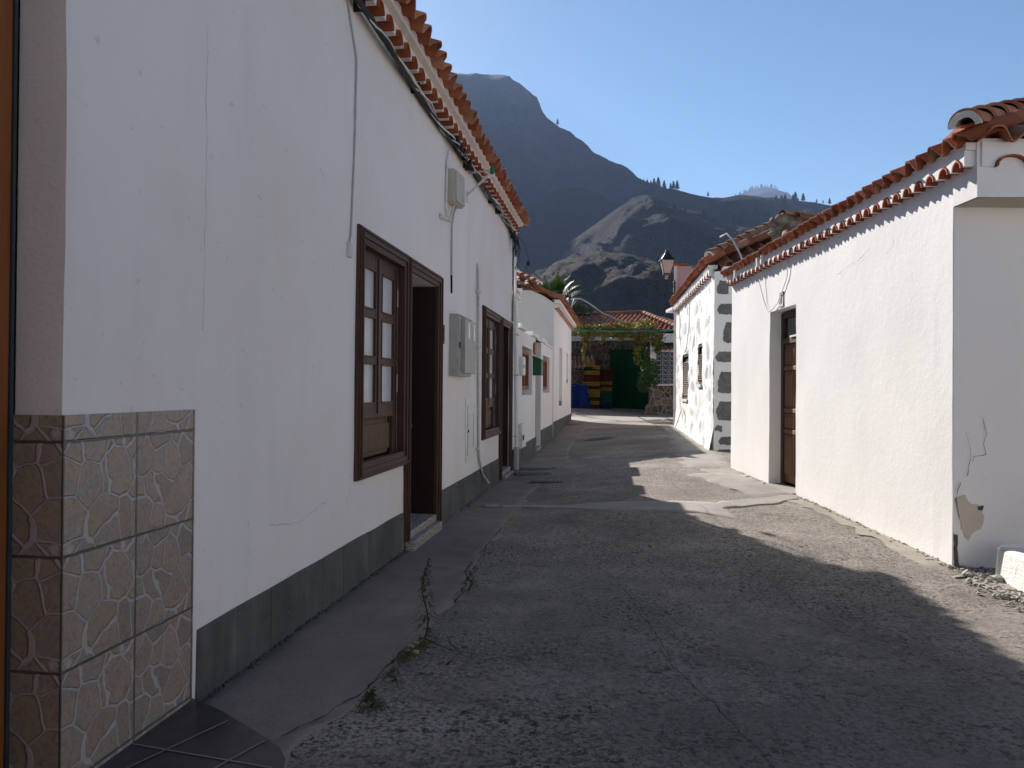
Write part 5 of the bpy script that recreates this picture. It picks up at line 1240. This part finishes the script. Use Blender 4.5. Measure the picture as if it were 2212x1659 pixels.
go = b.build('dry_grass', 'dry_grass'); go['kind'] = 'stuff'
for k, (x, y, s_, lab) in enumerate([(-.545, 4.36, .016, 'small grey pebble just below the tall weed'), (-.565, 4.30, .019, 'larger pale pebble left of the tall weed foot'), (-.575, 4.24, .013, 'smallest pebble beside the dry grass tuft'), (-.53, 4.22, .017, 'flat pale pebble alone on the right of the crack')]):
    b = MB(); b.blob((x, y, gz(x, y)+.018), (s_*1.3, s_, s_*.7), 2, .2); tag(b.build('pebble', 'pebble', smooth=80), lab, 'pebble', 'pebbles by the pavement crack')

# ------------------------------------------------------------------ mountains
def px2(px, py, D): return ((px-1106)/1620*D, 1.5+(841.5+(px-1106)*.008-py)/1620*D)
def ridge(name, crest, D, front, back, foot, prof, m_, amp, nx=260, ny=90, gull=.0, seed=0, freq=1.):
    C = [px2(a, c, D) for a, c in crest]; x0, x1 = C[0][0], C[-1][0]
    def zc(x):
        for (a, b_), (c, d) in zip(C, C[1:]):
            if x <= c: return b_+(d-b_)*(x-a)/(c-a)
        return C[-1][1]
    def pf(u):
        for (a, b_), (c, d) in zip(prof, prof[1:]):
            if u <= c: return b_+(d-b_)*(u-a)/(c-a)
        return 1
    b = MB(); vs = []
    for j in range(ny+1):
        v = j/ny
        y = D-front*(1-v/.75) if v <= .75 else D+back*(v-.75)/.25
        u = v/.75 if v <= .75 else 1-(v-.75)/.25
        for i in range(nx+1):
            x = x0+(x1-x0)*i/nx; z_ = zc(x)
            sx = x+y*.13
            wv = .10*noise.noise(Vector((sx*2.2/D*freq*3, y/D*6, seed)))
            h = pf(max(0, min(1, u+wv*(1-abs(2*u-1)))))
            q = Vector((x/D*9*freq, y/D*9*freq, seed*3.1))
            f_ = noise.fractal(q, .9, 2.1, 7)*amp*(.25+.75*math.sin(math.pi*min(1, u*1.0)) if u < .96 else .22)
            g_ = -gull*abs(noise.noise(Vector((sx/D*26*freq, y/D*3, seed+7))))*math.sin(math.pi*min(1, u))
            vs.append((x, y, foot+(z_-foot)*h+f_+g_))
    m__ = nx+1
    b.add(vs, [(j*m__+i, j*m__+i+1, (j+1)*m__+i+1, (j+1)*m__+i) for j in range(ny) for i in range(nx)])
    return struct(b.build(name, m_, smooth=80)), C
ridge('mountain', [(-1500, 500), (-400, 420), (300, 300), (700, 190), (900, 162), (976, 162), (1035, 156), (1080, 155), (1120, 175), (1148, 200), (1160, 225), (1165, 240), (1200, 268), (1222, 285), (1230, 298), (1262, 322), (1300, 344), (1350, 372), (1400, 398), (1450, 430), (1600, 520), (1900, 640)], 2400, 1500, 900, -40,
      [(0, 0), (.3, .22), (.6, .50), (.62, .56), (.85, .86), (.88, .93), (1, 1)], 'hill_far', 42, 300, 110, 110, 3)
ridge('mesa', [(1100, 640), (1400, 520), (1560, 440), (1600, 418), (1625, 407), (1650, 403), (1672, 406), (1686, 425), (1700, 437), (1800, 520), (2100, 640)], 5200, 2000, 1000, -50, [(0, 0), (.6, .5), (.8, .7), (.86, .93), (1, 1)], 'hill_far', 18, 160, 60, 20, 9, 2)
ridge('hillside', [(1000, 560), (1330, 440), (1400, 402), (1455, 407), (1480, 412), (1510, 421), (1555, 425), (1600, 422), (1650, 426), (1700, 425), (1740, 433), (1790, 440), (1900, 445), (2212, 470), (3200, 520)], 1500, 560, 500, -30,
      [(0, 0), (.35, .5), (.5, .60), (.55, .72), (.8, .84), (1, 1)], 'hill_mid', 26, 320, 90, 12, 5, 2)
ridge('hillside', [(700, 640), (900, 560), (1100, 475), (1145, 445), (1180, 420), (1215, 408), (1250, 406), (1290, 418), (1340, 450), (1420, 520), (1600, 640)], 1300, 330, 350, -30,
      [(0, 0), (.3, .25), (.6, .55), (1, 1)], 'hill_mid', 13, 200, 80, 9, 11, 2)
ridge('hillside', [(1000, 640), (1180, 560), (1230, 520), (1290, 480), (1330, 450), (1365, 425), (1392, 420), (1425, 432), (1470, 450), (1560, 480), (1700, 505), (1900, 520), (2500, 560)], 1000, 290, 260, -25,
      [(0, 0), (.3, .42), (.40, .60), (.46, .75), (.75, .88), (1, 1)], 'hill_mid', 12, 340, 110, 16, 17, 2)
ridge('hillside', [(600, 700), (980, 640), (1120, 612), (1170, 592), (1195, 565), (1230, 556), (1290, 543), (1345, 545), (1400, 560), (1460, 590), (1560, 640), (1800, 700), (2300, 720)], 520, 185, 140, -15,
      [(0, 0), (.3, .44), (.36, .54), (.42, .69), (.7, .86), (1, 1)], 'hill_near', 5.5, 340, 100, 3, 23, 2.2)

# pines on the ridges: one source tree, copied
P0 = thing('pine_tree', '', 'pine tree', (0, 0, 0), 'pines on the far ridges')
b = MB(); b.tube([(0, 0, -2), (0, 0, 15)], [.35, .06], 6); b.build('trunk', 'bark', P0)
b = MB()
for k in range(1000):
    u = random.random(); z_ = 2.0+u*14; rr_ = (4.4*(1-u)**.8+.4)*(.55+.45*abs(math.sin(u*22)))*random.uniform(.2, 1.05); a = random.uniform(0, 6.28)
    q = Vector((rr_*math.cos(a), rr_*math.sin(a), z_)); n = Vector((random.gauss(0, 1), random.gauss(0, 1), 1.2)).normalized()
    b.leaf(q, n, n.orthogonal().normalized(), random.uniform(1., 2.0), random.uniform(.7, 1.3), random.random())
b.build('crown', 'leaf_pine', P0)
pines = []
for (px, py, D, hh) in [(1403, 402, 1490, 13), (1410, 404, 1490, 20), (1419, 408, 1490, 26), (1432, 409, 1490, 20), (1446, 409, 1490, 15), (1452, 408, 1490, 18), (1460, 409, 1490, 20), (1395, 400, 1500, 14), (1388, 398, 1500, 12), (1380, 396, 1500, 12), (1527, 423, 1490, 10), (1733, 434, 1490, 18), (1722, 434, 1490, 8), (1790, 440, 1490, 13), (1762, 437, 1490, 8), (1776, 438, 1490, 7), (1160, 228, 2390, 9), (1200, 268, 2390, 13), (1232, 300, 2390, 8), (1303, 348, 2390, 8)]:
    x, z_ = px2(px, py, D); pines.append((x, D, z_, hh/1620*D/15.5))
deps = bpy.context.evaluated_depsgraph_get()
random.seed(21)
for i in range(46):      # copse below the right ridge
    u = random.random(); px = 1572+u*150; py = 482-u*42-random.uniform(0, 18)
    if i > 30: px = random.uniform(1380, 1720); py = random.uniform(450, 470)
    pines.append(('ray', px, py, random.uniform(.8, 1.35)))
for (px, py) in [(1634+k*5.2+random.uniform(-2, 2), 0) for k in range(-9, 10)]:
    prof_ = [(1560, 440), (1600, 418), (1625, 407), (1650, 403), (1672, 406), (1686, 425), (1700, 437)]
    for (a, c), (d, e) in zip(prof_, prof_[1:]):
        if a <= px <= d: py = c+(e-c)*(px-a)/(d-a)
    if py: x, z_ = px2(px, py, 5200); pines.append((x, 5190, z_-3, 6.5/1620*5200/15.5*random.uniform(.8, 1.3)))
def ground_hit(px, py):
    x, z_ = px2(px, py, 1000); d = Vector((x, 1000, z_-1.5)).normalized()
    ok, loc, nor, idx, ob, mx = sc.ray_cast(deps, Vector((0, 200, 1.5))+d*0+Vector((d.x/d.y*200, 0, d.z/d.y*200)), d, distance=8000)
    return loc if ok and ob.get('kind') == 'structure' and loc.y > 300 else None
bpy.context.view_layer.update(); deps = bpy.context.evaluated_depsgraph_get()
first = True; sides = []
for q in pines:
    if q[0] == 'ray':
        loc = ground_hit(q[1], q[2])
        if loc is None: continue
        sides.append((loc.x, loc.y, loc.z, q[3]*.62*loc.y/1300*1.3))
    else: sides.append(q)
for i, (x, y, z_, s_) in enumerate(sides):
    o = P0 if i == 0 else copy_tree(P0, (0, 0, 0))
    o.location = (x, y, z_-1); o.scale = (s_,)*3; o.rotation_euler = (0, 0, i*1.7)
    if y > 4000: o['label'] = 'tiny pine in the row along the top of the hazy distant mesa'; o['group'] = 'pines on the distant mesa'
    elif y > 2000: o['label'] = ['highest small pine on the edge of the big peak', 'second highest lone pine on the edge of the big peak', 'third pine down the right edge of the big peak', 'lowest lone pine on the right edge of the big peak'][(i-16) % 4]; o['group'] = 'pines on the edge of the peak'
    elif i < 20: o['label'] = 'pine standing out against the sky on the dark ridge'; o['group'] = 'pines on the skyline ridge'
    else: o['label'] = 'pine in the scattered copse on the dark slope below the ridge'; o['group'] = 'pines on the slope'

# scrub on the near hills as one mass
b = MB(); random.seed(5)
for i in range(2600):
    px = random.uniform(1110, 1720); py = random.uniform(500, 660)
    loc = ground_hit(px, py)
    if loc is None: continue
    if noise.noise(Vector((loc.x*.02, loc.y*.02, 0))) < -.05 and random.random() < .75: continue
    s_ = random.uniform(.3, 1.0)*(loc.y/500)**.5
    for k in range(7):
        d = Vector((random.gauss(0, 1), random.gauss(0, 1), abs(random.gauss(0, .8)))).normalized()*s_
        n = (d+Vector((0, 0, .5))).normalized(); b.leaf(loc+d*.6, n, n.orthogonal().normalized(), s_, s_*.8, random.random())
struct(b.build('scrub', 'leaf_pine'), 'stuff')

# ------------------------------------------------------------------ houses behind and beside the viewer, and an added light blocker
def plain_house(x0, x1, y0, y1, h, lab, rot=0.):
    t = thing('white_house', lab, 'house', ((x0+x1)/2, (y0+y1)/2, 0)); b = MB(); b.box(x0, x1, y0, y1, -.3, h); b.build('wall', 'plaster', t)
    b = MB(); b.box(x0-.2, x1+.2, y0-.2, y1+.2, h+.002, h+.2); b.build('roof', 'tile', t)
plain_house(-2.2, -1.20, -3.0, 1.74, 4.8, 'added unseen white block beside the viewer that shades the near doorway')  # added out of view to keep skylight off the near door reveal
plain_house(-1.1, 9, -14, -9, 4.5, 'white house closing the street behind the viewer')
plain_house(6.6, 11, -8.9, 2.2, 4.2, 'white house on the right of the street beside the viewer')

# ------------------------------------------------------------------ haze
b = MB(); b.box(-4500, 4500, -60, 6400, -4, 1500)
hz = struct(b.build('haze', 'dark'), 'stuff'); hm = bpy.data.materials.new('haze'); hm.use_nodes = True; hn = hm.node_tree
for n_ in list(hn.nodes): hn.nodes.remove(n_)
out = hn.nodes.new('ShaderNodeOutputMaterial'); pv = hn.nodes.new('ShaderNodeVolumePrincipled')
pv.inputs['Color'].default_value = (.45, .62, 1.0, 1); pv.inputs['Density'].default_value = .00007; pv.inputs['Anisotropy'].default_value = .2
hn.links.new(pv.outputs[0], out.inputs['Volume']); hz.data.materials.clear(); hz.data.materials.append(hm)
for o in bpy.data.objects:
    if '_org' in o: del o['_org']
